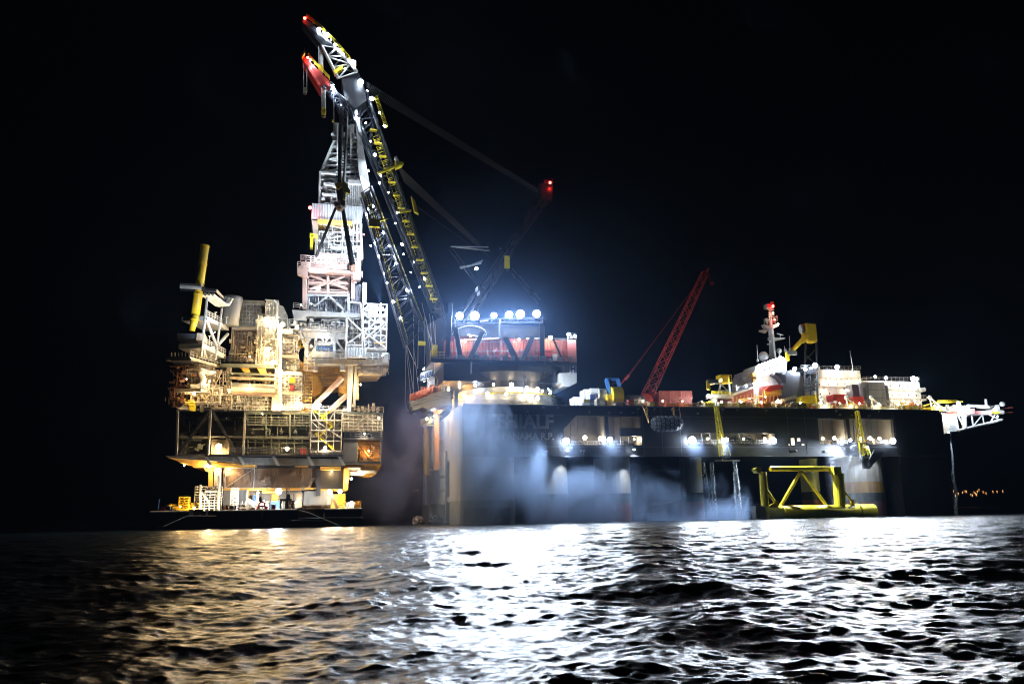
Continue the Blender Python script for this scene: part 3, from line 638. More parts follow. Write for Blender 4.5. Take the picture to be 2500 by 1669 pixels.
mb = MB(); mb.bar(W(922, 424, 233), W(985, 399, 234), .45, 4); mb.prism([W(965, 392, 233), W(985, 396, 233), W(983, 402, 233), W(966, 410, 233)], NN * 2); mb.bar(W(975, 518, 234), W(1003, 514, 236), .4, 4); mb.prism([W(1004, 478, 233), W(1013, 490, 233), W(1022, 522, 233), W(1012, 516, 233)], NN * 1.2); build('boom_platform', mb, M['lemon'], leg_r)
mb = MB(); mb.prism([W(963, 383, 233), W(968, 381, 233), W(977, 398, 233), W(970, 402, 233)], NN * 1.5); build('white_cabinet', mb, M['white'], leg_r)
mb = MB()
rn = random.Random(9); pa = None
for (LA, LB) in (((892, 474), (996, 830)), ((909, 462), (1040, 800)), ((900, 480), (984, 780))):
    for k in range(70):
        t = k / 70; a = on(LA, LB, t, 232.6, 237.4); b = on(LA, LB, t + .012, 232.6, 237.4)
        mb.bar(a, b, .13 if rn.random() < .6 else .05, 4)
build('boom_ladders', mb, M['lemon'], leg_l1)
mb = MB(); mb.cbox(W(914, 545, 232.5), 3.2, 1.2, 2.4); mb.bar(W(925, 538, 232.5), W(948, 534, 232.6), .6, 4, .1); sep('boom_landing', mb, M['lemon'], leg_l1)
# boom lamps
for x, y, Y, r in ((779, 72, 227.4, .42), (797, 85, 227.8, .55), (818, 110, 228.4, .3), (827, 122, 228.4, .42), (863, 152, 229.6, .5), (881, 200, 231, .5), (811, 207, 225.4, .42), (875, 285, 232.6, .48), (908, 241, 231.8, .4), (939, 308, 231.6, .28)):
    q = W(x, y, Y); lamp(crane, q, 45000 if x == 811 else 5000 if x == 875 else 500 if x == 881 else 1600, 'cool', aim=PF.at(842, 345, 8) if x in (875, 811) else q + np.array([-.32 if x > 850 else -.1, .3, -1.0]), cone=80 if x in (875, 811) else 110, r=r * 1.2, blend=.6)
for x, y in ((898, 417), (926, 447), (896, 523), (912, 503), (937, 568), (951, 600), (917, 592), (926, 625), (968, 642), (939, 668), (995, 708), (961, 736), (970, 519), (982, 596), (915, 378), (1037, 680)):
    Y = 232.4 + (y - 400) * .012; q = W(x, y, Y); lamp(crane, q, 5000, 'cool', aim=(W(838, 468, 230.4) if y < 455 else q + np.array([-.7, .4, -.7])), cone=140, r=.38, blend=.6)
for x, y, Y in ((905, 345, 232.5), (893, 300, 233), (930, 430, 234), (948, 470, 234.6), (965, 545, 235.5), (985, 620, 236.5), (1010, 640, 238), (1003, 665, 238), (1024, 700, 239), (790, 79, 227.5), (808, 98, 228), (838, 132, 228.6), (852, 146, 229.3), (842, 168, 229.6), (897, 222, 231.8), (926, 275, 231.6), (905, 600, 233), (945, 690, 234.5), (978, 775, 236)):
    q = W(x, y, Y); lamp(crane, q, 260, 'cool', aim=q + np.array([-.5, -.3, -.8]), cone=140, r=.2)
for x, y, Y in ((744, 45, 226.6), (751, 141, 223.4)): lamp(crane, W(x, y, Y), 22, 'red', r=.35, name='warning_light')
lamp(crane, W(757, 147, 223.4), 1500, 'cool', aim=W(790, 200, 225), r=.35)
# A-frame, dark against the sky
AT = W(1336, 462, 258)
mb = MB()
for a, b, r in (((1330, 478), (1098, 838), .9), ((1345, 478), (1180, 700), .7), ((1262, 570), (1110, 790), .7), ((1236, 640), (1120, 830), .6), ((1300, 505), (1232, 655), .5), ((1222, 610), (1240, 660), .5), ((1240, 655), (1314, 740), .28), ((1250, 655), (1318, 730), .22)):
    mb.bar(W(*a, 256), W(*b, 252), r, 8)
mb.prism([W(1318, 448, 255), W(1350, 446, 255), W(1348, 490, 255), W(1322, 484, 255)], NN * 5); build('a_frame', mb, M['boom'], crane)
mb = MB(); mb.rail([W(1330, 449, 254.6), W(1350, 447, 254.6)], h=1.5, sp=1); build('top_railing', mb, M['red'], crane)
mb = MB(); mb.cbox(W(1238, 640, 251), 1.6, 1, 4.0); build('yellow_landing', mb, M['lemon'], crane)
lamp(crane, W(1343, 446, 253), 160, 'red', r=.5, name='warning_light')
mb = MB(); mb.bar(W(1100, 602, 250), W(1192, 603, 252), .22, 6); mb.bar(W(1112, 603, 250), W(1195, 612, 252), .22, 6); mb.prism([W(1123, 650, 250), W(1150, 646, 250), W(1180, 633, 251), W(1176, 642, 251), W(1126, 654, 250)], NN * 1.2); mb.prism([W(1161, 704, 250), W(1166, 698, 250), W(1168, 708, 250), W(1163, 712, 250)], NN); mb.prism([W(1165, 714, 250), W(1172, 708, 250), W(1171, 719, 250), W(1166, 721, 250)], NN); sep('spreader_arm', mb, M['white'], crane)
# luffing ropes
mb = MB()
for k in range(8):
    a = W(888 + k * 1.9, 196 + k * 4.6, 233.5 + .3 * k); b = W(1313 + k * 1.7, 462 + k * 2.5, 256 + .4 * k); mb.bar(a, b, .07, 4)
for k in range(12):
    a = W(968 + k * 1.7, 400 + k * 4.0, 235 + .1 * k); b = W(1168 + k * 2.3, 590 + k * 3.2, 253 + .1 * k); mb.bar(a, b, .08, 4)
for a, b in (((1013, 500), (1150, 600)), ((1096, 610), (1186, 722)), ((1100, 600), (1160, 680))): mb.bar(W(*a, 236), W(*b, 250), .06, 4)
build('luffing_rope', mb, M['lrope'], crane)
mb = MB(); rn = random.Random(2)
for x0, y0, x1, y1 in ((991, 840, 989, 985), (991, 842, 1003, 968), (993, 845, 1012, 972), (1010, 770, 1009, 970), (1022, 760, 1020, 900), (1037, 770, 1036, 890), (1041, 780, 1052, 872), (1049, 765, 1057, 880), (1062, 790, 1066, 882), (1043, 800, 1070, 884), (1008, 830, 1024, 970), (993, 842, 1016, 895), (1056, 770, 1068, 880), (1030, 740, 1062, 880)):
    mb.bar(W(x0, y0, 239), W(x1, y1, 240 if y1 > 940 else 246), .07, 4)
mb.path([W(990, 985, 240), W(993, 1000, 240), W(997, 1003, 240), W(1001, 994, 240), W(1001, 975, 240)], .07, 4); build('hanging_rope', mb, M['galv'], crane)
# boom foot cluster
mb = MB(); mb.prism([W(1040, 795, 246), W(1098, 760, 246), W(1106, 880, 247), W(1050, 880, 247)], NN * 8); build('boom_foot', mb, M['dark'], crane)
mb = MB(); mb.rail([W(1050, 878, 244), W(1086, 880, 245)], h=2.6, sp=1.2, r=.1); mb.cbox(W(1061, 856, 244), 1.6, 1.2, 3.4); mb.cbox(W(1030, 838, 243), 2.2, .8, 1.2); sep('foot_platform', mb, M['lemon'], crane)
# operator cab and name board
mb = MB(); mb.prism([W(1047, 918, 238), W(1060, 914, 238), W(1062, 936, 238), (W(1060, 951, 238)), W(1046, 951, 238)], NN * 4); cab = build('operator_cab', mb, M['white'], crane)
for x in (1051, 1057):
    mb = MB(); c = W(x, 943, 237.9); mb.cbox(c, .6, .1, .9); build('window', mb, M['glass'], cab)
mb = MB(); mb.prism([W(1027, 910, 237), W(1056, 902, 237.6), W(1058, 919, 237.6), W(1027, 929, 237)], NN * .4); brd = build('name_board', mb, M['white'], crane)
t = text_mb('HEERE', VS, 0, 0, 0, 1.0); a = np.array(t.v) - VS.o; u = a @ DD; z = np.array(t.v)[:, 2]; u = (u - u.min()) / (u.max() - u.min()); z = (z - z.min()) / (z.max() - z.min()); vv = (a @ NN); vv = vv - vv.min()
p00, p10, p01 = W(1029, 926, 236.9), W(1060, 916.5, 237.55), W(1029, 913, 236.9)
t.v = [tuple(p00 + (p10 - p00) * a_ + (p01 - p00) * b_ - NN * (.02 + .05 * c_)) for a_, b_, c_ in zip(u, z, vv)]; build('lettering', t, M['ink'], brd)
lamp(crane, W(1034, 899, 235), 130, 'cool', aim=W(1045, 916, 237.4), r=.3); lamp(crane, W(1035, 930, 235), 160, 'cool', aim=W(1043, 960, 238), r=.25)
mb = MB(); mb.bar(W(1060, 918, 240), W(1056, 950, 240), .4, 6); mb.bar(W(1062, 916, 239), W(1068, 926, 240), .3, 6); mb.bar(W(1068, 926, 240), W(1064, 948, 240), .3, 6); mb.box(VS, 1, 2, 8, 10, DECK, DECK + 5); sep('cab_bracket', mb, M['grey'], crane)
mb = MB(); mb.bar(W(1084, 905, 243), W(1083, 975, 243), .3, 6); mb.bar(W(1078, 912, 243), W(1078, 960, 243), .25, 6); build('stay_pipe', mb, M['grey'], crane)
# ------------------------------------------------------------------ hooks and slings
def hook(name, lab, x, ytop, y0, y1, Y, wpx, mt, ropes=2, rr_=.1):
    c0 = W(x, y0, Y); c1 = W(x, y1, Y); hk = thing(name, lab, 'hook block', c1, 'hook blocks hanging from the boom')
    h = c0[2] - c1[2]; wd = wpx * Y / F; mb = MB(); m = (c0 + c1) / 2 + ZZ * h * .12
    mb.cbox(m, wd, wd * .6, h * .62); mb.bar(m - NN * wd * .45, m + NN * wd * .45, wd * .62, 14); build('sheave_block', mb, M[mt], hk)
    mb = MB(); mb.bar(m - ZZ * h * .3, m - ZZ * h * .5, wd * .14, 8); q = c1 + ZZ * wd * .3
    mb.path([q + ZZ * wd * .4, q + DD * wd * .4, q - ZZ * wd * .25, q - DD * wd * .4, q - DD * wd * .45 + ZZ * wd * .2], wd * .13, 8); build('hook', mb, M['brown'], hk)
    mb = MB(); tp = W(x, ytop, Y + .5)
    for k in range(ropes): o = DD * wd * (.45 if ropes == 1 else (-.45 + .9 * k / (ropes - 1))); mb.bar(m + o + ZZ * h * .2, tp + o * 1.1, rr_, 5)
    build('hoist_rope', mb, M['galv'], hk)
hook('hook_block', 'round pale hook block hanging on thin wires below the tip of the red fly jib', 745, 150, 214, 232, 224.2, 9, 'ivory', 2, .07)
hook('hook_block', 'yellow hook block hanging between the upper jib and the red fly jib', 783, 112, 158, 182, 229, 11, 'lemon', 4, .13)
hook('hook_block', 'yellow hook block hanging below the lower end of the red fly jib', 790, 212, 262, 288, 226, 10, 'lemon', 4, .12)
hook('hook_block', 'tiny yellow hook ball on a single wire beside the derrick top', 813, 215, 292, 301, 227, 5, 'lemon', 1, .06)
mk = thing('main_hook_block', 'large yellow and black main hook block in front of the derrick holding the slings', 'hook block', W(834, 520, 231))
mb = MB(); mb.prism([W(820, 446, 231), W(846, 444, 231), W(843, 500, 231), W(826, 500, 231)], NN * 2.4); build('block_body', mb, M['dark'], mk)
mb = MB(); mb.prism([W(835, 434, 230.2), W(839, 440, 230.2), W(855, 465, 230.2), W(854, 474, 230.2), W(846, 470, 230.2), W(834, 448, 230.2)], NN * .7); mb.prism([W(817, 446, 230.4), W(836, 446, 230.4), W(835, 455, 230.4), W(826, 463, 230.4), W(821, 459, 230.4)], NN * .6); mb.prism([W(836, 452, 230.1), W(840, 456, 230.1), W(845, 470, 230.1), W(842, 489, 230.1), W(838, 486, 230.1), W(839, 470, 230.1)], NN * .4); sep('side_plate', mb, M['lemon'], mk)
mb = MB(); c = W(830, 508, 231.4); mb.bar(W(829, 488, 231.4), c, .55, 8); mb.sphere(c, 1.15, 12, 8, (1, .7, 1)); mb.path([c - DD * .6, c - DD * 1.5 + ZZ * .8, c - DD * 1.3 + ZZ * 1.8], .4, 8); mb.path([c + DD * .6, c + DD * 1.5 + ZZ * .8, c + DD * 1.3 + ZZ * 1.8], .4, 8); build('ramshorn_hook', mb, M['brown'], mk)
mb = MB()
for k in range(15):
    x = 831 + k * .9 if k < 9 else 848 + (k - 9) * .8; xb = 825 + k * .9 if k < 9 else 838 + (k - 9) * .9; mb.bar(W(x, 236, 232 + (k % 3)), W(xb, 446, 231.2 + .8 * (k % 3)), .15, 5)
build('hoist_rope', mb, M['sling'], mk)
for x0, x1, y1, lab in ((825, 771, 628, 'thick black lifting sling slanting from the main hook down to the left pink balcony'), (833, 857, 648, 'black lifting sling running from the main hook down to the inner right pink post'), (835, 864, 646, 'black lifting sling running from the main hook down to the outer right pink post')):
    mb = MB(); a = W(x0, 494, 231.2); b = W(x1, y1, 235)
    e = np.cross(b - a, NN); e /= np.linalg.norm(e)
    for k in range(-1, 2): mb.bar(a + e * .2 * k, b + e * .28 * k, .2, 6)
    build('lifting_sling', mb, M['sling'], label=lab, cat='sling', group='lifting slings under the main hook')
# ------------------------------------------------------------------ things on the vessel's deck
def deckthing(name, lab, cat, x, v, group=None): return thing(name, lab, cat, P(VS.uz(x, 990, v)[0], v, DECK), group)
def container(x0, y0, x1, y1, v, dep, m, lab, zb=DECK, name='container', cat='container', doors=True):
    u0 = VS.uz(x0, (y0 + y1) / 2, v)[0]; u1 = VS.uz(x1, (y0 + y1) / 2, v)[0]; z1 = VS.uz((x0 + x1) / 2, y0, v)[1]
    t = thing(name, lab, cat, P((u0 + u1) / 2, v + dep / 2, zb), 'containers on the ship deck')
    mb = MB(); mb.corru(VS, u0 + .12, u1 - .12, v + .1, zb + .15, z1 - .12, .45, .07, dep - .2); build('side_wall', mb, M[m], t)
    mb = MB()
    for u in (u0, u1 - .18):
        for vv in (v, v + dep - .18): mb.box(VS, u, u + .18, vv, vv + .18, zb, z1)
    mb.box(VS, u0 + .18, u1 - .18, v, v + .14, z1 - .18, z1 - .001); mb.box(VS, u0 + .18, u1 - .18, v, v + .14, zb + .001, zb + .18)
    sep('corner_frame', mb, M[m], t)
    if doors:
        mb = MB(); mb.box(VS, u0 - .06, u0 - .001, v + .3, v + dep - .3, zb + .25, z1 - .25)
        for k in range(4): q = v + .5 + k * (dep - 1) / 3; mb.bar(P(u0 - .12, q, zb + .3), P(u0 - .12, q, z1 - .3), .05, 4)
        build('door', mb, M[m], t)
    return t, z1
# red container stack: two high, three along
zs = VS.uz(1640, 972, 9)[1]; zt2 = VS.uz(1640, 954, 9)[1]
lower = []
for k, (x0, x1, w_) in enumerate(((1609, 1635, 'left'), (1635.5, 1662, 'middle'), (1662.5, 1690, 'right'))):
    container(x0, 972, x1, 990, 9, 7, 'boxred', f'red container at the bottom {w_} of the two high container stack')
    container(x0, 954, x1, 972, 9, 7, 'boxred', f'red container at the top {w_} of the two high container stack', zb=zs + .05)
container(1400, 969, 1425, 990, 4, 4, 'white', 'low white container behind the railing left of the tall white and yellow cabin')
t, z1 = container(1426, 950, 1452, 990, 6, 4, 'white', 'tall white cabin with a yellow lower band left of the blue frame')
mb = MB(); u0, _ = VS.uz(1424, 970, 5.9); u1, _ = VS.uz(1440, 970, 5.9); mb.box(VS, u0, u1, 5.85, 5.9, DECK + 1.2, DECK + 2.6); build('yellow_band', mb, M['lemon'], t)
mb = MB(); u0, _ = VS.uz(1440, 970, 5.5); u1, _ = VS.uz(1462, 970, 5.5); mb.box(VS, u0, u1, 4.6, 6, z1 - 1.3, z1 + .1); build('canopy', mb, M['white'], t)
mb = MB(); mb.px(VS, 1442, 962, 1454, 990, 5.2, .5, zb=DECK); build('blue_tarp', mb, M['ink'], t)
container(1457, 972, 1476, 990, 3, 3, 'cream', 'small beige box beside the yellow foot of the blue frame')
container(2036, 962, 2070, 990, 5, 4, 'red', 'red container standing behind a white gangway next to the yellow machine')
container(2083, 967, 2110, 986, 4, 4, 'red', 'smaller red orange container left of the tall grey cabinets', doors=False)
container(1625, 985, 1690, 992, 2.2, 1.2, 'boxred', 'low long pinkish tray behind the yellow railing under the red stack', doors=False)
# blue A-frame with yellow winch
t = deckthing('blue_lifting_frame', 'blue A shaped lifting frame over a rounded yellow winch drum', 'frame', 1498, 5)
mb = MB()
for (a, b) in (((1480, 926), (1492, 976)), ((1508, 926), (1521, 980))): mb.pbar(VS, *a, *b, 5, .75, 4)
mb.pbar(VS, 1478, 926, 1510, 926, 5, .55, 4); build('frame', mb, M['blue'], t)
mb = MB(); mb.pbar(VS, 1490, 928, 1492, 952, 5.5, .2); mb.pbar(VS, 1499, 928, 1500, 950, 5.5, .2); mb.bar(VS.at(1491, 934, 5.5), VS.at(1500, 934, 5.5), .9, 10); build('sheave', mb, M['dark'], t)
mb = MB(); c = VS.at(1503, 968, 5); mb.bar(c - DD * 1.6, c + DD * 1.6, 3.0, 18); mb.box(VS, VS.uz(1496, 980, 4)[0], VS.uz(1511, 980, 4)[0], 3.6, 5, DECK, DECK + 2.5); build('winch_drum', mb, M['yellow'], t)
mb = MB(); mb.px(VS, 1483, 962, 1494, 990, 3.5, 2, zb=DECK); mb.px(VS, 1513, 974, 1521, 990, 3.5, 2, zb=DECK); sep('base', mb, M['yellow'], t)
mb = MB(); c = VS.at(1468, 962, 6); mb.bar(c - DD * 1.2, c + DD * 1.2, 1.7, 16); mb.torus(c - DD * 1.2, DD, 1.8, .2); mb.bar(c - ZZ * 4, c, .4); build('cable_reel', mb, M['galv'], label='grey cable reel standing between the white cabin and the blue frame', cat='cable reel')
# fenders (rubber cylinders in a tyre net)
def fender(lab, c, axis, L, R, m='tyre', n2='net', up=False):
    t = thing('fender', lab, 'fender', c, 'net covered rubber fenders'); ax = np.array(axis, float); ax /= np.linalg.norm(ax)
    mb = MB(); k = 7; h = L / 2 - R; pr = [(-h - R * math.cos(a), R * math.sin(a)) for a in np.linspace(.15, math.pi / 2, k)] + [(h + R * math.cos(a), R * math.sin(a)) for a in np.linspace(math.pi / 2, .15, k)]
    e = np.cross(ax, [0, 0, 1.0]) if abs(ax[2]) < .9 else np.array([1., 0, 0]); e /= np.linalg.norm(e); g = np.cross(ax, e); n = 20; vs = []; fs = []
    for z, r in pr:
        for i in range(n): a = 2 * math.pi * i / n; vs.append(c + ax * z + (e * math.cos(a) + g * math.sin(a)) * r)
    for j in range(len(pr) - 1):
        for i in range(n): fs.append((j * n + i, j * n + (i + 1) % n, (j + 1) * n + (i + 1) % n, (j + 1) * n + i))
    fs += [tuple(range(n)), tuple(range(len(vs) - n, len(vs)))]
    mb.add(vs, fs); build('body', mb, M[m], t, smooth=True)
    mb = MB(); nr = max(4, int(2 * math.pi * R / 1.15))
    for j in range(max(1, int(2 * h / 1.05)) + 1):
        z = -h + (2 * h) * j / max(1, int(2 * h / 1.05))
        for i in range(nr):
            a = 2 * math.pi * (i + .5 * (j % 2)) / nr; o = e * math.cos(a) + g * math.sin(a); mb.torus(c + ax * z + o * (R + .08), o, .36, .13, 10, 5)
    for sgn in (-1, 1):
        for b in (.6, 1.05):
            m_ = max(3, int(nr * math.cos(b)))
            for i in range(m_):
                a = 2 * math.pi * i / m_; o = (e * math.cos(a) + g * math.sin(a)) * math.cos(b) + ax * sgn * math.sin(b); mb.torus(c + ax * sgn * h + o * (R + .08), o, .34, .13, 10, 5)
    build('tyre_net', mb, M[n2], t); return t
fender('grey netted fender floating at the waterline behind the darker one', W(1022, 1258, 250) * np.array([1, 1, 0]) + ZZ * .75, NN, 3.6, 1.65, 'net')
fender('dark netted fender floating at the waterline against the stern column', W(1064, 1264, 229) * np.array([1, 1, 0]) + ZZ * .7, NN + DD * .3, 4.2, 1.85, 'tyre', 'tyre')
fender('long netted fender hung on chains from the ship side above the dark hull', VS.at(1628, 1034, -2.6), DD * .95 - NN * .25, 9.2, 2.1)
fender('netted fender lying on the deck between the blue frame and the red crane', VS.at(1550, 978, 4.5), DD, 6.4, 1.6, 'net')
mb = MB()
for x0, x1, y1 in ((1569, 1584, 1032), (1578, 1584, 1030), (1644, 1647, 1022), (1658, 1663, 1027)): mb.pbar(VS, x0, 992, x1, y1, -.3, .09, 5, v2=-2.4)
for x in (1578, 1644):
    c = VS.at(x, 1000, -.5); mb.torus(c, NN, .5, .14, 10, 5); mb.torus(c - ZZ * 1.1, DD, .4, .12, 10, 5)
build('fender_chain', mb, M['ochre'], label='rusty chains and slings holding the hanging fender on the ship side', cat='chain')
# red crawler crane
t = deckthing('crawler_crane', 'red lattice boom crane leaning right over the deck beside the red containers', 'crane', 1580, 8)
mb = MB(); c = VS.at(1577, 978, 6); mb.bar(c, c + NN * 4, 2.35, 24); build('drum', mb, M['red'], t)
mb = MB(); mb.box(VS, VS.uz(1570, 980, 8)[0], VS.uz(1608, 980, 8)[0], 11, 15, DECK, DECK + 3.2); build('machinery_body', mb, M['red'], t)
def LT(xa, ya, xb, yb, v, wpx, dep, n, r, br, mm, par, nm='boom', tip=.4):
    d = np.array([xb - xa, yb - ya], float); d /= np.linalg.norm(d); nx, ny = -d[1] * wpx / 2, d[0] * wpx / 2
    a0 = VS.at(xa + nx, ya + ny, v); a1 = VS.at(xa - nx, ya - ny, v); b0 = VS.at(xb + nx * tip, yb + ny * tip, v); b1 = VS.at(xb - nx * tip, yb - ny * tip, v)
    mbc, mbb = truss([a0, a1, a1 + NN * dep, a0 + NN * dep], [b0, b1, b1 + NN * dep * tip, b0 + NN * dep * tip], n, r, br)
    g = build(nm, mbc, M[mm], par); build('lattice', mbb, M[mm], g); return g
g = LT(1582, 968, 1724, 664, 7, 23, 2.6, 16, .13, .085, 'red', t, tip=.62)
mb = MB(); mb.pbar(VS, 1724, 664, 1729, 655, 7.5, .4); mb.pbar(VS, 1727, 660, 1736, 690, 7.5, .06); mb.cbox(VS.at(1737, 692, 7.5), .8, .6, .8); mb.cbox(VS.at(1740, 690, 7.5), .8, .6, .8); build('boom_tip', mb, M['red'], g)
mb = MB()
for o in (-1.4, 1.4): mb.pbar(VS, 1533 + o, 918, 1726, 660, 8, .05, 4); mb.pbar(VS, 1512 + o, 942, 1530 + o, 920, 8, .08, 4)
mb.pbar(VS, 1526, 926, 1535, 915, 8, .45, 5); build('stay_rope', mb, M['red'], t)
# yellow deck crane on grey lattice legs
def ycrane(lab, x0, y0, x1, y1, bx, by, v, legs, legm, br, rail=True):
    t = deckthing('deck_crane', lab, 'crane', (x0 + x1) / 2, v, 'yellow deck cranes')
    mb = MB(); u0, zb = VS.uz(x0, y1, v); u1, zt_ = VS.uz(x1, y0, v); c = P((u0 + u1) / 2, v + 1.6, (zb + zt_) / 2); mb.px(VS, x0, y0, x1, y1, v, 3.4); ch = build('crane_house', mb, M['yellow'], t)
    bv = ch.modifiers.new('bevel', 'BEVEL'); bv.width = .45; bv.segments = 3
    mb = MB(); a = VS.at(x0 + 1, (y0 * .35 + y1 * .65), v + .4); b = VS.at(bx, by, v - 2.5); mb.bar(a, b, .85, 4, .65); mb.bar(b + ZZ * 1.1, b - ZZ * 1.6, .7, 4); jb = build('crane_jib', mb, M['yellow'], t)
    mb = MB(); mb.cbox(b + DD * 1.5 + ZZ * .9, 3.4, 1.2, 1.2); build('jib_winch', mb, M['midgrey'], jb)
    if rail:
        mb = MB(); mb.prail(VS, x1, y1 - 3, x1 + 6, y1 - 3, v + 1, h=2.2, sp=.8, r=.1); mb.px(VS, x1, y1 - 3, x1 + 7, y1, v + .8, 2); build('service_platform', mb, M['lemon'], t)
    mb = MB()
    for (xa, ya, xb, yb) in legs:
        for vv in (v + .3, v + 3.0): mb.pbar(VS, xa, ya, xb, yb, vv, .34, 6)
    build('leg', mb, M[legm], t)
    mb = MB()
    for (xa, ya, xb, yb) in br:
        for vv in (v + .3, v + 3.0): mb.pbar(VS, xa, ya, xb, yb, vv, .18, 5)
    build('bracing', mb, M[legm], t); return t
t = ycrane('yellow deck crane with short folded jib on a grey lattice tower', 1759, 913, 1781, 935, 1729, 938, 5, [(1760, 936, 1752, 968), (1780, 936, 1781, 968)], 'grey', [(1762, 940, 1779, 955), (1756, 953, 1779, 953), (1757, 956, 1772, 970)])
mb = MB(); mb.px(VS, 1737, 962, 1790, 971, 4.2, 4); mb.ppoly(VS, [(1741, 971), (1751, 971), (1751, 990), (1748, 990)], 5, 2); build('tower_platform', mb, M['ivory'], t)
mb = MB(); mb.prail(VS, 1737, 962, 1762, 962, 4.2, h=.9, sp=1, r=.09); mb.prail(VS, 1762, 963, 1790, 964, 4.2, h=.9, sp=1, r=.09); build('platform_railing', mb, M['lemon'], t)
lamp(t, VS.at(1729, 966, 3.2), 1600, 'cool', r=.4)
tb = ycrane('tall yellow deck crane with long jib on a black lattice tower beside the funnel', 1969, 788, 1995, 861 - 27, 1922, 868, 8, [(1967, 836, 1962, 985), (1993, 836, 1996, 985)], 'hull', [(1966, 866, 1994, 890), (1994, 850, 1966, 880), (1965, 900, 1995, 925), (1995, 900, 1964, 930), (1964, 930, 1995, 955), (1995, 930, 1963, 960), (1960, 953, 1996, 950), (1960, 940, 1996, 940), (1965, 905, 1995, 905), (1978, 905, 1980, 985)], rail=False)
mb = MB(); c = VS.at(1980, 903, 8); mb.lathe(np.array([c[0], c[1], 0]) + NN * 1.5, [(2.2, c[2] - 1.4), (3.6, c[2] + .4), (3.6, c[2] + .8)], 18); build('tower_platform', mb, M['dark'], tb)
mb = MB(); mb.prail(VS, 1956, 901, 2002, 902, 7, h=1.4, sp=1, r=.07); build('platform_railing', mb, M['galv'], tb)
mb = MB(); c = VS.at(1969, 851, 9); mb.sphere(c - DD * 1.2 + ZZ * 6.5, 1.3, 10, 7, (.7, .7, 1.3)); mb.pbar(VS, 1969, 817, 1968, 800, 9, .12); build('mast_light', mb, M['white'], tb)
for x, y, r, p in ((1990, 892, .8, 1500), (1980, 898, .35, 300), (1966, 901, .5, 700), (1940, 900, .45, 900)): lamp(tb, VS.at(x, y, 4.6), p, 'cool', r=r)
# hanging yellow lattice arms
def arm(lab, x0, y0, x1, y1, foot):
    t = thing('lattice_arm', lab, 'boom', VS.at(x1, y1, -2), 'yellow lattice arms hanging down the ship side'); a0, a1 = VS.at(x0 - 4, y0, -.6), VS.at(x0 + 5, y0, -.6); b0, b1 = VS.at(x1 - 6, y1, -2.6), VS.at(x1 + 9, y1 - 8, -2.6); c0, c1 = a0 + NN * -1.3, b0 - NN * 1.2 + DD * .5
    mbc, mbb = truss([a0, a1, c0], [b0, b1, c1], 6, .24, .1); g = build('lattice_boom', mbc, M['lemon'], t); build('lattice', mbb, M['lemon'], g)
    mb = MB(); mb.ppoly(VS, [(x1 - 7, y1 - 30), (x1 - 1, y1 - 30), (x1 + 2, y1), (x1 - 4, y1)], -3, .8); mb.pbar(VS, x1 - 7, y1 - 30, x1 + 6, y1 - 31, -3.2, .3, 4); build('boom_head', mb, M['lemon'], t)
    mb = MB(); a = VS.at(x1 + 6, y1 - 24, -2.8); b = VS.at(x1 + 13, y1 - 1, -2.8)
    for k in range(9): q = a + (b - a) * k / 9; mb.bar(q, q + DD * 1.0 + ZZ * .3, .09, 4)
    mb.bar(a, b, .14, 5); mb.bar(a + DD, b + DD, .14, 5); build('ladder', mb, M['lemon'], t)
    if foot:
        mb = MB(); mb.pbar(VS, 1746, 1124, 1806, 1124, -3.4, .14, 5); mb.prail(VS, 1764, 1122, 1782, 1122, -3.4, h=2, sp=1, r=.06); sep('foot_platform', mb, M['grey'], t)
    else:
        mb = MB(); mb.ppoly(VS, [(2104, 1118), (2108, 1144), (2124, 1144), (2141, 1122), (2156, 1108), (2156, 1104), (2112, 1104)], -2.8, .4); build('bracket_plate', mb, M['dark'], t)
        mb = MB(); mb.prail(VS, 2102, 1120, 2122, 1122, -3, h=2.4, sp=1, r=.06); mb.pbar(VS, 2122, 1120, 2134, 1098, -3, .12); sep('foot_platform', mb, M['grey'], t)
arm('yellow lattice arm hanging in front of the middle side opening', 1748, 992, 1763, 1113, True)
arm('yellow lattice arm hanging between the two right hand side openings', 2092, 1004, 2106, 1112, False)
# wheelhouse
t = deckthing('wheelhouse', 'tall white wheelhouse block with a red lower deckhouse and lamps under its roof', 'building', 1850, 8)
mb = MB(); mb.ppoly(VS, [(1845, 922), (1852, 895), (1912, 872), (1921, 878), (1918, 990), (1847, 990)], 8, 16); build('upper_walls', mb, M['white'], t)
mb = MB(); mb.ppoly(VS, [(1842, 912), (1846, 892), (1912, 870), (1923, 878), (1918, 902), (1848, 922)], 6.9, 8); build('bridge_deck', mb, M['white'], t)
for k in range(9):
    x = 1852 + k * 6.4; y = 908 - k * 2.35; mb = MB(); mb.px(VS, x, y - 3.5, x + 3.0, y + 2.0, 6.82, .05); build('window', mb, M['glass'], t)
mb = MB(); mb.ppoly(VS, [(1787, 966), (1845, 945), (1918, 936), (1918, 990), (1787, 990)], 6, 12); rd = build('lower_deckhouse', mb, M['house'], t)
mb = MB(); mb.ppoly(VS, [(1840, 947), (1853, 943), (1853, 990), (1840, 990)], 5.9, .08); mb.ppoly(VS, [(1787, 961), (1840, 943), (1840, 948), (1787, 967)], 5.7, .3); sep('white_panel', mb, M['white'], rd)
mb = MB(); rn = random.Random(4)
for k in range(14): x = 1790 + k * 9; mb.pbar(VS, x, 988, x, 968 - k * 1.4, 5.2, .12, 5)
mb.pbar(VS, 1787, 985, 1915, 952, 5, .18, 5); mb.pbar(VS, 1800, 975, 1915, 962, 5.1, .14, 5); mb.px(VS, 1867, 950, 1908, 963, 5.0, .7); build('balcony_frame', mb, M['ochre'], rd)
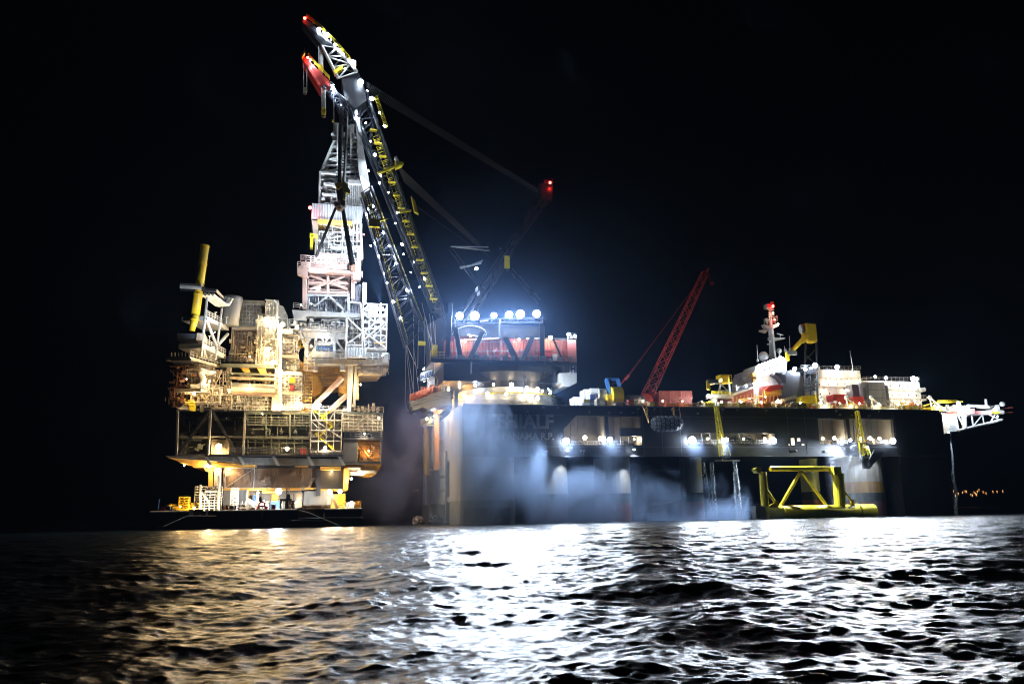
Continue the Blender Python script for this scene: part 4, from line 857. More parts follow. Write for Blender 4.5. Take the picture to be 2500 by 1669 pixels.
mb = MB(); mb.ppoly(VS, [(1868, 951), (1880, 941), (1910, 940), (1910, 947), (1876, 957)], 4.6, 1.0); build('red_canopy', mb, M['red'], rd)
mb = MB(); mb.pbar(VS, 1886, 984, 1942, 968, 3.2, .7, 4); gw = build('walkway', mb, M['cream'], t)
mb = MB()
for k in range(9): x = 1888 + k * 6; mb.pbar(VS, x, 984 - k * 1.7, x + 3, 979 - k * 1.7, 2.7, .12, 4)
build('railing', mb, M['galv'], gw)
mb = MB(); mb.px(VS, 1838, 909, 1846, 918, 6.6, 2); mb.px(VS, 1840, 922, 1848, 945, 7.5, .5); sep('bridge_wing', mb, M['ochre'], t)
mb = MB(); mb.prail(VS, 1800, 955, 1840, 943, 6.5, h=1.2, sp=1.3, r=.06); mb.pbar(VS, 1797, 965, 1797, 940, 6.5, .07); build('roof_railing', mb, M['rope'], t)
for k in range(7): lamp(t, VS.at(1853 + k * 8.6, 893 - k * 3.1, 5.6), 240, 'cool', r=.42)
for x, y in ((1917, 886), (1884, 905), (1849, 928), (1822, 941), (1845, 934)): lamp(t, VS.at(x, y, 5.6), (450 if x < 1850 else 170) if x != 1822 else 9000, 'soft' if x > 1850 else 'cool', r=.35, aim=VS.at(1640, 965, 7) if x == 1822 else None, cone=70)
for x, y, p in ((1830, 972, 500), (1868, 968, 600), (1900, 976, 500), (1806, 978, 400)): lamp(t, VS.at(x, y, 2.6), p * .35, 'soft', r=.16)
# funnel
t = deckthing('funnel', 'dark slanted funnel with a horn shaped vent on its left', 'funnel', 1930, 5)
mb = MB(); mb.ppoly(VS, [(1919, 906), (1930, 903), (1942, 908), (1954, 908), (1950, 945), (1944, 972), (1908, 972), (1914, 930)], 4.8, 8); build('casing', mb, M['clad'], t)
mb = MB(); mb.ppoly(VS, [(1892, 909), (1897, 909), (1918, 915), (1919, 935), (1913, 934), (1905, 922), (1892, 914)], 4.6, 3); build('vent_horn', mb, M['dark'], t)
# radar mast with domes
t = thing('radar_mast', 'white radar mast with red top, cross arms and round domes above the wheelhouse', 'mast', VS.at(1886, 880, 12))
mb = MB(); mb.bar(VS.at(1888, 885, 12), VS.at(1882, 800, 12), 1.15, 8, .85); mb.bar(VS.at(1882, 800, 12), VS.at(1880, 752, 12), .45, 6); build('pole', mb, M['white'], t)
mb = MB(); mb.ppoly(VS, [(1865, 791), (1882, 796), (1898, 788), (1902, 795), (1892, 800), (1872, 801)], 11.3, 2); mb.px(VS, 1872, 742, 1889, 752, 11, 2); mb.ppoly(VS, [(1878, 823), (1916, 824), (1918, 826), (1890, 832), (1878, 829)], 11.4, 1); build('crosstree', mb, M['white'], t)
mb = MB(); mb.px(VS, 1873, 745, 1888, 750, 10.8, .2); mb.pbar(VS, 1885, 741, 1884, 737, 11, .7); build('top_frame', mb, M['red'], t)
mb = MB(); mb.prail(VS, 1866, 790, 1882, 795, 11, h=1.6, sp=1); mb.prail(VS, 1886, 793, 1899, 785, 11, h=2, sp=1)
for y in (757, 763, 768, 773): mb.pbar(VS, 1876, y, 1890, y, 11.4, .16, 5)
mb.pbar(VS, 1897, 814, 1912, 818, 11.5, .2); mb.pbar(VS, 1905, 817, 1905, 824, 11.5, .15); mb.pbar(VS, 1873, 840, 1882, 840, 11.5, .25); build('mast_rung', mb, M['white'], t)
mb = MB(); mb.ppoly(VS, [(1852, 806), (1875, 803), (1874, 808), (1868, 814), (1853, 810)], 11.6, .08); build('flag', mb, M['ivory'], t)
for x, y, r in ((1864, 870, 1.6), (1902, 856, .85), (1872, 781, .62)):
    mb = MB(); mb.sphere(VS.at(x, y, 11), r * 1.0, 18, 12); mb.bar(VS.at(x, y, 11), VS.at(x, y, 11) - ZZ * r * 2, r * .3, 8); build('radar_dome', mb, M['white'], t, smooth=True)
for x, y in ((1887, 747), (1891, 780)): lamp(t, VS.at(x, y, 10.4), 40, 'red', r=.3, name='warning_light')
for x, y in ((1887, 764), (1900, 791)): lamp(t, VS.at(x, y, 10.4), 40, 'soft', r=.18)
for x, y0, y1 in ((1850, 880, 842), (1917, 855, 845), (1929, 853, 820), (2083, 903, 856)):
    mb = MB(); mb.pbar(VS, x, y0, x - (8 if x > 2000 else 2), y1, 9, .11, 5); mb.cbox(VS.at(x, y0, 9), .6, .6, .8)
    build('whip_antenna', mb, M['galv'], label={1850: 'thin whip antenna left of the big radar dome', 1917: 'short whip antenna above the tip of the yellow jib', 1929: 'faint whip antenna between the radar mast and the yellow crane', 2083: 'thick bent tipped antenna pole on the accommodation roof'}[x], cat='antenna')
# accommodation block
AV = 12
t = deckthing('accommodation_block', 'long white accommodation block with rows of wall lamps and small windows', 'building', 2120, AV)
a1 = [(1995, 902), (2102, 905), (2102, 990), (1993, 990)]
mb = MB(); mb.px(VS, 1990, 903, 2104, 990, AV, 18, zb=DECK); build('wall', mb, M['white'], t)
mb = MB(); mb.px(VS, 2105, 930, 2248, 992, AV + .5, 18, zb=DECK); build('wall', mb, M['white'], t)
mb = MB(); mb.px(VS, 1990, 922, 2106, 924, AV - .35, .35); mb.px(VS, 1990, 943, 2106, 945, AV - .35, .35); mb.px(VS, 2104, 951, 2250, 953, AV + .15, .35); mb.px(VS, 2104, 972, 2251, 974, AV + .15, .35); sep('deck_ledge', mb, M['ivory'], t)
mb = MB(); mb.prail(VS, 1990, 903, 2102, 904, AV + .3, h=1.4, sp=1.5, r=.06); mb.prail(VS, 2106, 929, 2246, 930, AV + .7, h=1.4, sp=1.5, r=.06); build('roof_railing', mb, M['rope'], t)
mb = MB(); mb.ppoly(VS, [(2246, 947), (2258, 945), (2261, 950), (2260, 955), (2247, 958)], AV, 6); mb.ppoly(VS, [(2248, 972), (2262, 973), (2263, 977), (2249, 979)], AV, 6); mb.prail(VS, 2249, 972, 2262, 973, AV, h=1.2, sp=1); build('side_balcony', mb, M['ivory'], t)
for x, y in ((2030, 914), (2062, 936), (2000, 938), (2021, 938), (2043, 937), (2002, 961), (2024, 960), (2173, 941), (2195, 941), (2214, 942), (2177, 964), (2196, 964), (2217, 964), (2237, 965), (2088, 938)):
    mb = MB(); mb.px(VS, x, y - 2, x + 2.2, y + 2, AV - .05 if x < 2104 else AV + .45, .04); build('window', mb, M['glass'], t)
for x, y in ((2025, 907), (2056, 907), (2087, 908), (2022, 928), (2047, 928), (2073, 928), (2099, 928), (2016, 951), (2066, 951), (2163, 933), (2192, 935), (2222, 935), (2174, 957), (2200, 957), (2231, 957), (2178, 978), (2205, 978), (2233, 978)): lamp(t, VS.at(x, y, AV - 1.0), 85, 'soft', r=.22)
for x, y, c_, r in ((2044, 895, 'cool', .6), (2137, 919, 'soft', .5), (2163, 922, 'cool', .5), (2230, 924, 'cool', .55), (2238, 925, 'cool', .4)): lamp(t, VS.at(x, y, AV - 1.5), 12000, c_, r=r, aim=VS.at(x, y, AV - 1.5) + np.array([.1, -1, -.3]), cone=140)
# grey cabinets in front of the block
t = deckthing('grey_cabinet', 'tall pale grey equipment cabinet with three stacked panels before the white block', 'cabinet', 2140, 7)
mb = MB(); mb.ppoly(VS, [(2121, 933), (2159, 932), (2166, 988), (2126, 990)], 7, 5); mb.ppoly(VS, [(2098, 937), (2105, 932), (2121, 933), (2126, 990), (2110, 990)], 7.3, 4); build('body', mb, M['grey'], t)
mb = MB(); mb.px(VS, 2122, 951, 2162, 952, 6.9, .1); mb.px(VS, 2124, 970, 2164, 971, 6.9, .1); mb.px(VS, 2108, 946, 2114, 975, 6.9, .3); sep('panel_seam', mb, M['midgrey'], t)
mb = MB(); mb.px(VS, 2162, 940, 2170, 990, 7.2, 2); mb.px(VS, 2081, 938, 2097, 966, 8, 3, zb=DECK); sep('dark_duct', mb, M['clad'], t)
# yellow machine and gangways
t = deckthing('yellow_winch_house', 'bright yellow machine housing at the foot of the black crane tower', 'machine', 1978, 3)
mb = MB(); mb.ppoly(VS, [(1956, 967), (1972, 964), (1990, 966), (1990, 984), (1972, 984), (1957, 980)], 3, 3); build('housing', mb, M['lemon'], t)
mb = MB(); mb.px(VS, 1972, 985, 1992, 996, 2.6, 3, zb=DECK); mb.pbar(VS, 1992, 960, 1993, 996, 2.6, .4, 4); build('base_frame', mb, M['lemon'], t)
mb = MB(); mb.px(VS, 1948, 985, 1968, 997, 1.5, 2, zb=DECK); build('engine', mb, M['dark'], t)
for x, lab in ((2004, 'white slanting davit left of the red containers'), (2066, 'white slanting davit between the two red containers'), (2127, 'white slanting davit before the grey cabinet'), (2270, 'grey slanting davit at the bow beside the white block')):
    t = deckthing('davit', lab, 'davit', x, 2, 'slanting davits along the deck edge'); y0 = 970
    mb = MB(); mb.pbar(VS, x, y0, x + 24, 990, 2, .3, 6); mb.pbar(VS, x, y0, x + 4, 992, 2, .22, 6); mb.pbar(VS, x + 24, 990, x + 24, 996, 2, .3, 6); mb.sphere(VS.at(x, y0, 2), .7, 8, 6); build('arm', mb, M['white'], t)
    lamp(t, VS.at(x + 12, 990, .9), 420, 'soft', r=.25)
for k, (x0, x1, m) in enumerate(((2010, 2032, 'white'), (2050, 2080, 'ivory'), (2092, 2118, 'ivory'), (2220, 2232, 'ochre'), (2236, 2252, 'rust'))):
    mb = MB(); u0 = VS.uz(x0, 990, 1.5)[0]; u1 = VS.uz(x1, 990, 1.5)[0]; z = DECK + (1.4 if k < 3 else 2.2); mb.rail([P(u0, 1.5, DECK), P(u1, 1.5, DECK)], h=z - DECK, sp=.9, r=.14); mb.box(VS, u0 + .1, u1 - .1, 2, 4, DECK + .01, z - .3)
    build('deck_rack', mb, M[m], label=['white pipe rack at the deck edge before the red container', 'cream rack under the second slanting davit', 'cream rack under the third slanting davit', 'ochre barred rack near the bow corner', 'rusty barred rack at the bow corner'][k], cat='rack', group='low racks along the deck edge')
for k in range(15):  # evenly spaced lamps added to make the deck brighter and warmer
    x = 1570 + k * 48; mb_y = 978 + k * .6; lamp(ves, VS.at(x, mb_y, 2.2), 150, 'soft', r=.2)
for k in range(22):
    rn = random.Random(300 + k); x = 1700 + k * 25; mb = MB(); mb.clutter(VS, x, 978, x + 22, 994, 3, 6, 9, 300 + k, .6)
    build('deck_pipework', mb, M[rn.choice(['ivory', 'cream', 'boxred', 'lemon', 'galv'])], ves)
# bow cantilever
t = thing('bow_cantilever', 'white lit cantilever structure jutting out beyond the bow with cranes on top', 'platform', VS.at(2330, 1030, 6))
mb = MB(); mb.ppoly(VS, [(2281, 1014), (2317, 1009), (2318, 1053), (2290, 1066), (2287, 1062)], 4, 16); build('white_box', mb, M['white'], t)
mb = MB(); mb.ppoly(VS, [(2317.5, 1009), (2335, 1012), (2342, 1047), (2336, 1052), (2318.5, 1053)], 5, 15); build('grey_box', mb, M['grey'], t)
mb = MB(); mb.pbar(VS, 2340, 1050, 2446, 1024, 5, .45, 6); mb.pbar(VS, 2338, 1014, 2430, 1008, 5, .4, 6); mb.pbar(VS, 2340, 1050, 2446, 1024, 14, .45, 6); mb.pbar(VS, 2338, 1014, 2430, 1008, 14, .4, 6)
for x0, y0, x1, y1, r in ((2340, 1016, 2354, 1046, .3), (2352, 1014, 2355, 1046, .8), (2372, 1013, 2376, 1040, .25), (2376, 1040, 2398, 1012, .2), (2398, 1012, 2402, 1034, .2), (2414, 1012, 2444, 1026, .25), (2430, 1010, 2418, 1030, .25), (2360, 1014, 2352, 1030, .25)): mb.pbar(VS, x0, y0, x1, y1, 5, r, 6)
build('underframe', mb, M['grey'], t)
mb = MB(); mb.ppoly(VS, [(2338, 1003), (2425, 1002), (2435, 1006), (2430, 1010), (2338, 1013)], 4.6, 11); build('deck', mb, M['boxred'], t)
mb = MB(); mb.clutter(VS, 2322, 986, 2376, 1006, 5, 12, 46, 77, 1.0); mb.px(VS, 2330, 990, 2362, 1004, 6, 4); mb.pbar(VS, 2368, 990, 2418, 992, 5, .5, 6); mb.px(VS, 2395, 990, 2418, 996, 5, 2); mb.pbar(VS, 2408, 990, 2406, 974, 5, .4, 6); mb.ppoly(VS, [(2430, 988), (2440, 987), (2442, 1000), (2452, 1002), (2452, 1010), (2424, 1008), (2422, 1000)], 5, 3); mb.sphere(VS.at(2447, 986, 5), .9, 10, 7); build('deck_machinery', mb, M['white'], t)
mb = MB(); mb.ppoly(VS, [(2346, 1000), (2380, 996), (2380, 1008), (2364, 1012)], 4.3, .5); build('red_hopper', mb, M['pink'], t)
mb = MB(); mb.pbar(VS, 2282, 983, 2350, 980, 7, .35, 4); mb.pbar(VS, 2255, 990, 2290, 980, 7, .25, 4); mb.pbar(VS, 2250, 996, 2300, 992, 6, .25, 4); mb.prail(VS, 2290, 984, 2338, 983, 7, h=1.0, sp=1.2, r=.1); mb.px(VS, 2274, 993, 2310, 1001, 4, 4); mb.px(VS, 2424, 1004, 2442, 1009, 4.2, .6); build('yellow_gangway', mb, M['lemon'], t)
mb = MB(); mb.pbar(VS, 2281, 1020, 2300, 1011, 3.4, .14, 5); mb.pbar(VS, 2283, 1027, 2308, 1010, 3.4, .14, 5); build('hose', mb, M['dark'], t)
for x, y, c_, p, r in ((2288, 997, 'soft', 900, .3), (2304, 998, 'soft', 900, .3), (2340, 984, 'cool', 2200, .5), (2355, 995, 'cool', 1800, .45), (2340, 1000, 'cool', 1200, .35), (2430, 998, 'cool', 1100, .35), (2436, 1016, 'cool', 500, .2)): lamp(t, VS.at(x, y, 2.6), p, c_, r=r)
lamp(t, VS.at(2316, 1056, 4.5), 1800, 'cool', r=.2, aim=VS.at(2330, 1130, 8), cone=70)  # extra lamp added below the white box to light the water jet
mb = MB(); mb.pbar(VS, 2462, 995, 2472, 994, 6, .25); mb.pbar(VS, 2464, 1006, 2472, 1006, 6, .2); mb.pbar(VS, 2440, 1008, 2468, 1006, 6.5, .15); mb.pbar(VS, 2440, 998, 2466, 995, 6.5, .12); build('bow_tip', mb, M['boxred'], t)
# life rafts on the sponson
for k in range(9):
    t_ = k / 9; q = W(1007 + 62 * t_, 970 - 21 * t_, 241.5 - 6 * t_) + ZZ * .2; mb = MB(); mb.bar(q - DD * .75, q + DD * .75, .95, 12); mb.torus(q - DD * .35, DD, .97, .07, 12, 4); mb.torus(q + DD * .35, DD, .97, .07, 12, 4); mb.cbox(q - ZZ * .95, 1.2, .9, .3)
    build('life_raft', mb, M['orange'], label='orange life raft canister in the row on the curved stern sponson', cat='life raft', group='orange life raft canisters on the stern')
for k, (x, y, lab) in enumerate(((1040, 957, 'boxy orange locker behind the row of life rafts'), (1062, 953, 'orange and yellow railed locker under the white cab'))):
    mb = MB(); c = W(x, y, 238); mb.cbox(c, 3, 1.6, 1.4); mb.rail([c - DD * 1.5 + ZZ * .7, c + DD * 1.5 + ZZ * .7], h=.9, sp=.8); build('stern_locker', mb, M['orange'], label=lab, cat='locker')
# yellow floating frame
fv = -9
t = thing('floating_frame', 'big yellow floating pipe frame with a fat horizontal pontoon and A braces', 'floating frame', VS.at(1990, 1262, fv) * np.array([1, 1, 0]))
a = VS.at(1868, 1244, fv); b = VS.at(2132, 1243, fv); a[2] = b[2] = 1.5
mb = MB(); mb.bar(a, b, 2.2, 28); pt = build('pontoon', mb, M['lemon'], t)
pt.data.polygons.foreach_set('use_smooth', [len(p.vertices) == 4 for p in pt.data.polygons])
mb = MB()
for q in (a + (b - a) * .14, a + (b - a) * .85): mb.torus(q, b - a, 2.25, .2, 28, 6)
build('clamp_ring', mb, M['lemon'], pt)
mb = MB(); mb.px(VS, 1846, 1234, 1870, 1276, fv - .4, 2.6, zb=-1); build('end_float', mb, M['ivory'], t)
for x0, y0, x1, y1, r, n in ((1862, 1152, 1868, 1236, 1.15, 16), (2046, 1155, 2051, 1234, 1.6, 16)):
    mb = MB(); mb.pbar(VS, x0, y0, x1, y1, fv, r, n); build('post', mb, M['lemon'], t)
mb = MB(); mb.ppoly(VS, [(1843, 1146), (1849, 1140), (1859, 1140), (1859, 1154), (1850, 1154)], fv - 1, 2.2); mb.px(VS, 2036, 1139, 2054, 1158, fv - 1.2, 2.4); sep('post_head', mb, M['lemon'], t)
mb = MB(); mb.pbar(VS, 1880, 1144, 2036, 1144, fv + 1.5, .75, 14); build('top_beam', mb, M['lemon'], t)
for x0, y0, x1, y1, r in ((1955, 1150, 1906, 1234, .48), (1957, 1150, 2018, 1234, .48), (1871, 1194, 1894, 1228, .4), (2056, 1191, 2080, 1224, .3)):
    mb = MB(); mb.pbar(VS, x0, y0, x1, y1, fv + (.6 if r > .45 else -.8), r, 10); sep('brace', mb, M['lemon'], t)
mb = MB()
for x, y in ((1895, 1229), (2081, 1226)): mb.cbox(VS.at(x, y, fv - .6), .9, .9, 1.6)
mb.ppoly(VS, [(1880, 1232), (1894, 1226), (1898, 1240), (1876, 1242)], fv - 1.2, .6); sep('lug', mb, M['lemon'], t)
# spots added off the hull side to brighten the columns and frame
for x, y, v, p in ((2118, 1090, -3.0, 5000), (1548, 1096, -2.0, 4500), (1385, 1098, -2.0, 2500)):
    q = VS.at(x, y, v); lamp(ves, q, p, 'cool', aim=q + np.array([.1, .55, -1]), cone=80, r=.25)
# ------------------------------------------------------------------ platform topsides being lifted
pl = thing('platform_topside', 'towering oil platform topside with drilling derrick, stacked decks and pipework lifted above the barge', 'oil platform', PF.P(0, 15, 12))
def pb(name, x0, y0, x1, y1, v, dep, m, par=None, **k):
    mb = MB(); mb.px(PF, x0, y0, x1, y1, v, dep); return build(name, mb, M[m], par or pl, **k)
def pbars(name, segs, v, r, m, par=None, n=6, each=False):
    if each:
        for s in segs: o = pbars(name, [s], v, r, m, par, n)
        return o
    mb = MB()
    for s in segs: mb.pbar(PF, *s[:4], v, s[4] if len(s) > 4 else r, n)
    return build(name, mb, M[m], par or pl)
def prails(segs, m='galv', par=None, **k):
    for s in segs: 
        mb = MB(); mb.prail(PF, *s[:4], s[4], **k); build('railing', mb, M[m], par or pl)
# ---- lower main deck, y 1000..1115
pb('deck_slab', 432, 1108, 836, 1113, 0, 38, 'dark'); pb('deck_slab', 432, 1064, 836, 1067, .6, 36, 'midgrey')
pb('deck_slab', 430, 996, 600, 1002, 0, 36, 'dark'); pb('deck_slab', 598, 1004, 936, 1009, -.3, 38, 'green')
pb('back_wall', 436, 1003, 836, 1109, 14, .6, 'midgrey')
for x0, x1 in ((434.5, 431), (515, 508), (599, 594)): pbars('column', [(x0, 1000, x1, 1112)], .2, .38, 'grey', n=4)
for x in (690, 748): pbars('column', [(x - 40, 1006, x - 40, 1066)], .3, .3, 'green', n=4)
pbars('brace', [(512, 1006, 436, 1106), (520, 1006, 580, 1110)], .8, .55, 'dark', each=True, n=4)
mb = MB()
for y, r in ((1010, .28), (1018, .15), (1024, .12), (1031, .15), (1037, .22), (1069, .25), (1080, .12), (1092, .12)): mb.pbar(PF, 602, y - 1, 758, y + 1.5, .3, r, 4)
for k in range(9): x = 605 + k * 19; mb.pbar(PF, x, 1006, x, 1038, .35, .16, 4); mb.pbar(PF, x, 1068, x, 1108, .35, .12, 4)
build('framing', mb, M['green'], pl)
mb = MB()
for y in (1017, 1028): mb.px(PF, 604, y, 758, y + 2.5, 1.2, .3)
sep('louvre_panel', mb, M['clad'], pl)
for x in (618, 652, 686, 721):
    mb = MB(); c = PF.at(x, 1055, 3); mb.sphere(c, .6, 8, 6); mb.bar(c, c + ZZ * 1.6, .15, 5); build('bell_fitting', mb, M['galv'], pl)
mb = MB(); mb.clutter(PF, 440, 1070, 590, 1108, 4, 12, 40, 11); mb.clutter(PF, 602, 1070, 760, 1106, 4, 12, 36, 12); build('pipework', mb, M['green'], pl)
mb = MB(); mb.clutter(PF, 440, 1006, 594, 1062, 5, 12, 30, 13); build('pipework', mb, M['dark'], pl)
pb('bright_module', 516, 1072, 560, 1108, 3, 6, 'cream'); pb('red_cabinet', 732, 1092, 748, 1112, .8, 1.2, 'red')
prails([(560, 1106, 836, 1112, -1.6)], 'rope', h=1.6, sp=1.4, r=.1); pb('walkway', 500, 1110, 838, 1114, -2.2, 2.6, 'dark')
# stair tower
mb = MB(); mb.scaff(PF, 759, 1000, 834, 1101, -1.2, 3, 4, 4, .12, False)
build('stair_frame', mb, M['ivory'], pl)
mb = MB()
for x0, y0, x1, y1 in ((782, 1062, 812, 1040), (812, 1040, 784, 1022), (784, 1022, 806, 1004), (770, 1058, 816, 1099), (764, 1000, 800, 1026)): mb.pbar(PF, x0, y0, x1, y1, -.6, .32, 4); mb.pbar(PF, x0, y0 - 6, x1, y1 - 6, -.6, .1, 4)
build('stair_flight', mb, M['lemon'], pl)
mb = MB()
for x0, y0, x1, y1 in ((762, 1001, 776, 1030), (776, 1030, 834, 1070), (762, 1030, 800, 1066), (820, 1002, 800, 1030)): mb.pbar(PF, x0, y0, x1, y1, -1.1, .12, 5)
build('cross_brace', mb, M['ivory'], pl)
# right hand box, y 1005..1145
mb = MB()
for y in (1012, 1022, 1030, 1038, 1046): mb.pbar(PF, 836, y, 935, y + 3, 0, .16, 4)
for k in range(9): x = 838 + k * 12; mb.pbar(PF, x, 1010, x, 1052, 0, .13, 4)
mb.pbar(PF, 880, 1028, 896, 1016, -.2, .15); mb.pbar(PF, 896, 1016, 918, 1034, -.2, .15); build('framing', mb, M['ivory'], pl)
pb('infill_wall', 838, 1008, 934, 1054, 3, 1, 'cream'); pb('deck_slab', 836, 1068, 934, 1072, -1.5, 12, 'dark')
prails([(842, 1068, 934, 1072, -1.4)], 'dark', h=1.9, sp=1.4, r=.14); pb('dark_panel', 838, 1072, 872, 1132, 0, 1, 'clad'); pb('deck_slab', 838, 1126, 932, 1132, 0, 12, 'dark')
pb('warm_room', 872, 1076, 930, 1126, 5, .6, 'ochre'); pbars('column', [(931, 1006, 929, 1130), (871, 1076, 871, 1130)], .2, .3, 'midgrey', each=True, n=4)
mb = MB(); mb.pbar(PF, 875, 1082, 905, 1122, 2, .3); mb.pbar(PF, 905, 1084, 928, 1110, 2, .2); mb.clutter(PF, 874, 1082, 928, 1124, 2, 5, 26, 21, .8); build('pipework', mb, M['brown'], pl)
mb = MB(); mb.ppoly(PF, [(838, 1132), (932, 1132), (928, 1142), (918, 1156), (906, 1164), (890, 1164), (844, 1150)], 3, 10); build('underside', mb, M['ochre'], pl)
mb = MB(); mb.px(PF, 850, 1140, 880, 1147, 1, 1.5); mb.px(PF, 872, 1148, 916, 1155, .5, 2); mb.px(PF, 854, 1150, 890, 1160, 1, 1); sep('under_box', mb, M['grey'], pl)
# ---- skirt and underside, y 1112..1140
mb = MB(); mb.ppoly(PF, [(402, 1112), (500, 1114), (838, 1120), (838, 1136), (620, 1134), (545, 1126), (470, 1122), (412, 1116)], -1.5, .6); build('skirt', mb, M['midgrey'], pl)
for x in (506, 588, 672, 756, 832):
    mb = MB(); mb.ppoly(PF, [(x - 8, 1113), (x, 1114), (x + 12, 1136), (x + 4, 1136)], -2.0, .45); sep('skirt_rib', mb, M['grey'], pl)
mb = MB(); mb.ppoly(PF, [(408, 1116), (450, 1119), (540, 1128), (600, 1134), (624, 1138), (612, 1139), (500, 1141), (474, 1141), (466, 1135), (440, 1129), (430, 1122)], 0, 22); build('underside', mb, M['ochre'], pl)
mb = MB()
for x0, y0, x1, y1 in ((525, 1130, 572, 1136), (600, 1131, 626, 1139), (720, 1136, 752, 1139), (782, 1138, 832, 1146)): mb.px(PF, x0, y0, x1, y1, -.5, 4)
sep('beam', mb, M['ochre'], pl)
pb('deck_slab', 540, 1134, 836, 1142, 1, 30, 'dark')
# big support boxes below (deep girder)
pb('support_girder', 544, 1142, 780, 1190, 2, 10, 'brown'); pb('support_girder', 783, 1140, 841, 1193, 3, 9, 'dark'); pb('girder_edge', 544, 1190, 780, 1195, 1.6, 10, 'ochre')
pb('girder_edge', 783, 1193, 846, 1199, 2.6, 8, 'ochre'); pb('dark_pile', 772, 1146, 783, 1210, .6, 1.6, 'dark')
mb = MB(); mb.ppoly(PF, [(497, 1138), (526, 1138), (526, 1150), (520, 1150), (520, 1190), (509, 1190), (509, 1152), (500, 1148)], 2, 5); build('leg', mb, M['ochre'], pl)
mb = MB(); mb.pbar(PF, 532, 1140, 531, 1192, 1.6, 1.0, 10); build('leg', mb, M['galv'], pl)
mb = MB(); mb.pbar(PF, 846, 1142, 843, 1196, 2, .8, 8); mb.pbar(PF, 851, 1146, 850, 1170, 1.6, .3, 6); mb.pbar(PF, 843, 1160, 850, 1150, 1.6, .2); build('leg', mb, M['ochre'], pl)
# ---- left side process decks
vL = -16
fl = MB(); a_ = PF.at(472, 806, vL); b_ = PF.at(500, 602, vL); d_ = (b_ - a_) / np.linalg.norm(b_ - a_)
fl.bar(a_ - d_ * .2 - DD * .35, a_ + d_ * 4.4, .75, 20, 1.15); fl.bar(a_ + d_ * 4.4, b_, 1.15, 20); fl.bar(b_, b_ + d_ * .35, 1.35, 20, 1.2)
for t_ in (.12, .42, .55, .78): fl.bar(a_ + (b_ - a_) * t_, a_ + (b_ - a_) * t_ + d_ * .28, 1.28, 20)
fp = build('flare_pipe', fl, M['yellow'], pl); fp.data.polygons.foreach_set('use_smooth', [len(p.vertices) == 4 for p in fp.data.polygons])
def Lq(x, y, v): return PF.at(x, y, v)
def deckstrip(name, p, q, wv, th, m, railing=True):   # slab running from p to q
    mb = MB(); e = np.cross(q - p, ZZ); e /= np.linalg.norm(e); mb.prism([p, q, q - e * wv, p - e * wv], -ZZ * th); o = build(name, mb, M[m], pl)
    if railing: 
        mb = MB(); mb.rail([p, q], h=1.5, sp=1.6, r=.09); build('railing', mb, M['galv'], pl)
    return o
deckstrip('side_deck', Lq(505, 771, vL), Lq(559, 797, -1), 7, 1.2, 'grey'); deckstrip('side_deck', Lq(498, 838, vL), Lq(551, 865, -1), 7, 1.3, 'grey')
deckstrip('side_deck', Lq(464, 870, vL), Lq(538, 891, 0), 7, .8, 'ivory'); deckstrip('side_deck', Lq(490, 948, vL), Lq(554, 960, 0), 7, .8, 'ivory')
for s in ((506, 725, 491, 872), (542, 752, 525, 880)): pbars('column', [s], vL if s[0] < 520 else -8, .32, 'grey', n=8)
mb = MB(); mb.pbar(PF, 503, 778, 528, 842, vL, .4, 8, v2=-9); mb.pbar(PF, 556, 815, 532, 842, -1, .45, 8, v2=-8); mb.pbar(PF, 494, 840, 503, 872, vL, .35, 8, v2=-12); sep('brace', mb, M['grey'], pl)
for x, y in ((526, 762), (553, 774), (512, 820), (479, 853), (515, 866)):
    mb = MB(); mb.pbar(PF, x, y, x, y + 14, -10, .13, 5); mb.pbar(PF, x - 3, y, x + 4, y + .5, -10, .12, 5); build('lamp_post', mb, M['white'], pl)
pb('counter_box', 480, 813, 499, 830, vL - .5, 6, 'cream'); pb('side_deck', 432, 814, 496, 826, vL, 7, 'dark'); pb('side_deck', 416, 874, 466, 880, vL, 7, 'dark')
mb = MB(); mb.pbar(PF, 440, 700, 500, 704, vL - 1, .5, 6); mb.pbar(PF, 500, 706, 528, 709, vL - 1, .5, 4); mb.pbar(PF, 440, 707, 528, 711, vL - .5, .35, 4); mb.prail(PF, 440, 700, 498, 703, vL - .6, h=1.2, sp=1.4, r=.08); build('flare_walkway', mb, M['dark'], pl)
mb = MB(); mb.pbar(PF, 440, 697, 492, 701, vL - 1.2, .75, 8); build('walkway_pipe', mb, M['galv'], pl)
mb = MB(); mb.pbar(PF, 528, 708, 545, 728, vL, .35, 4, v2=-8); build('walkway_edge', mb, M['ivory'], pl)
for k in range(4):
    mb = MB(); p = Lq(491 + k * 9.5, 717 + k * .6, vL); q = Lq(527 + k * 7, 744 - k * 1.0, -9); mb.bar(p, q, .42, 12); mb.path([q, q + DD * 1.0 + NN * 1.2, Lq(540 + k * 8, 728 + k * 1.5, -8), Lq(545 + k * 7.5, 722 + k * 1.8, -8)], .42, 12); build('header_pipe', mb, M['galv'], pl, smooth=False)
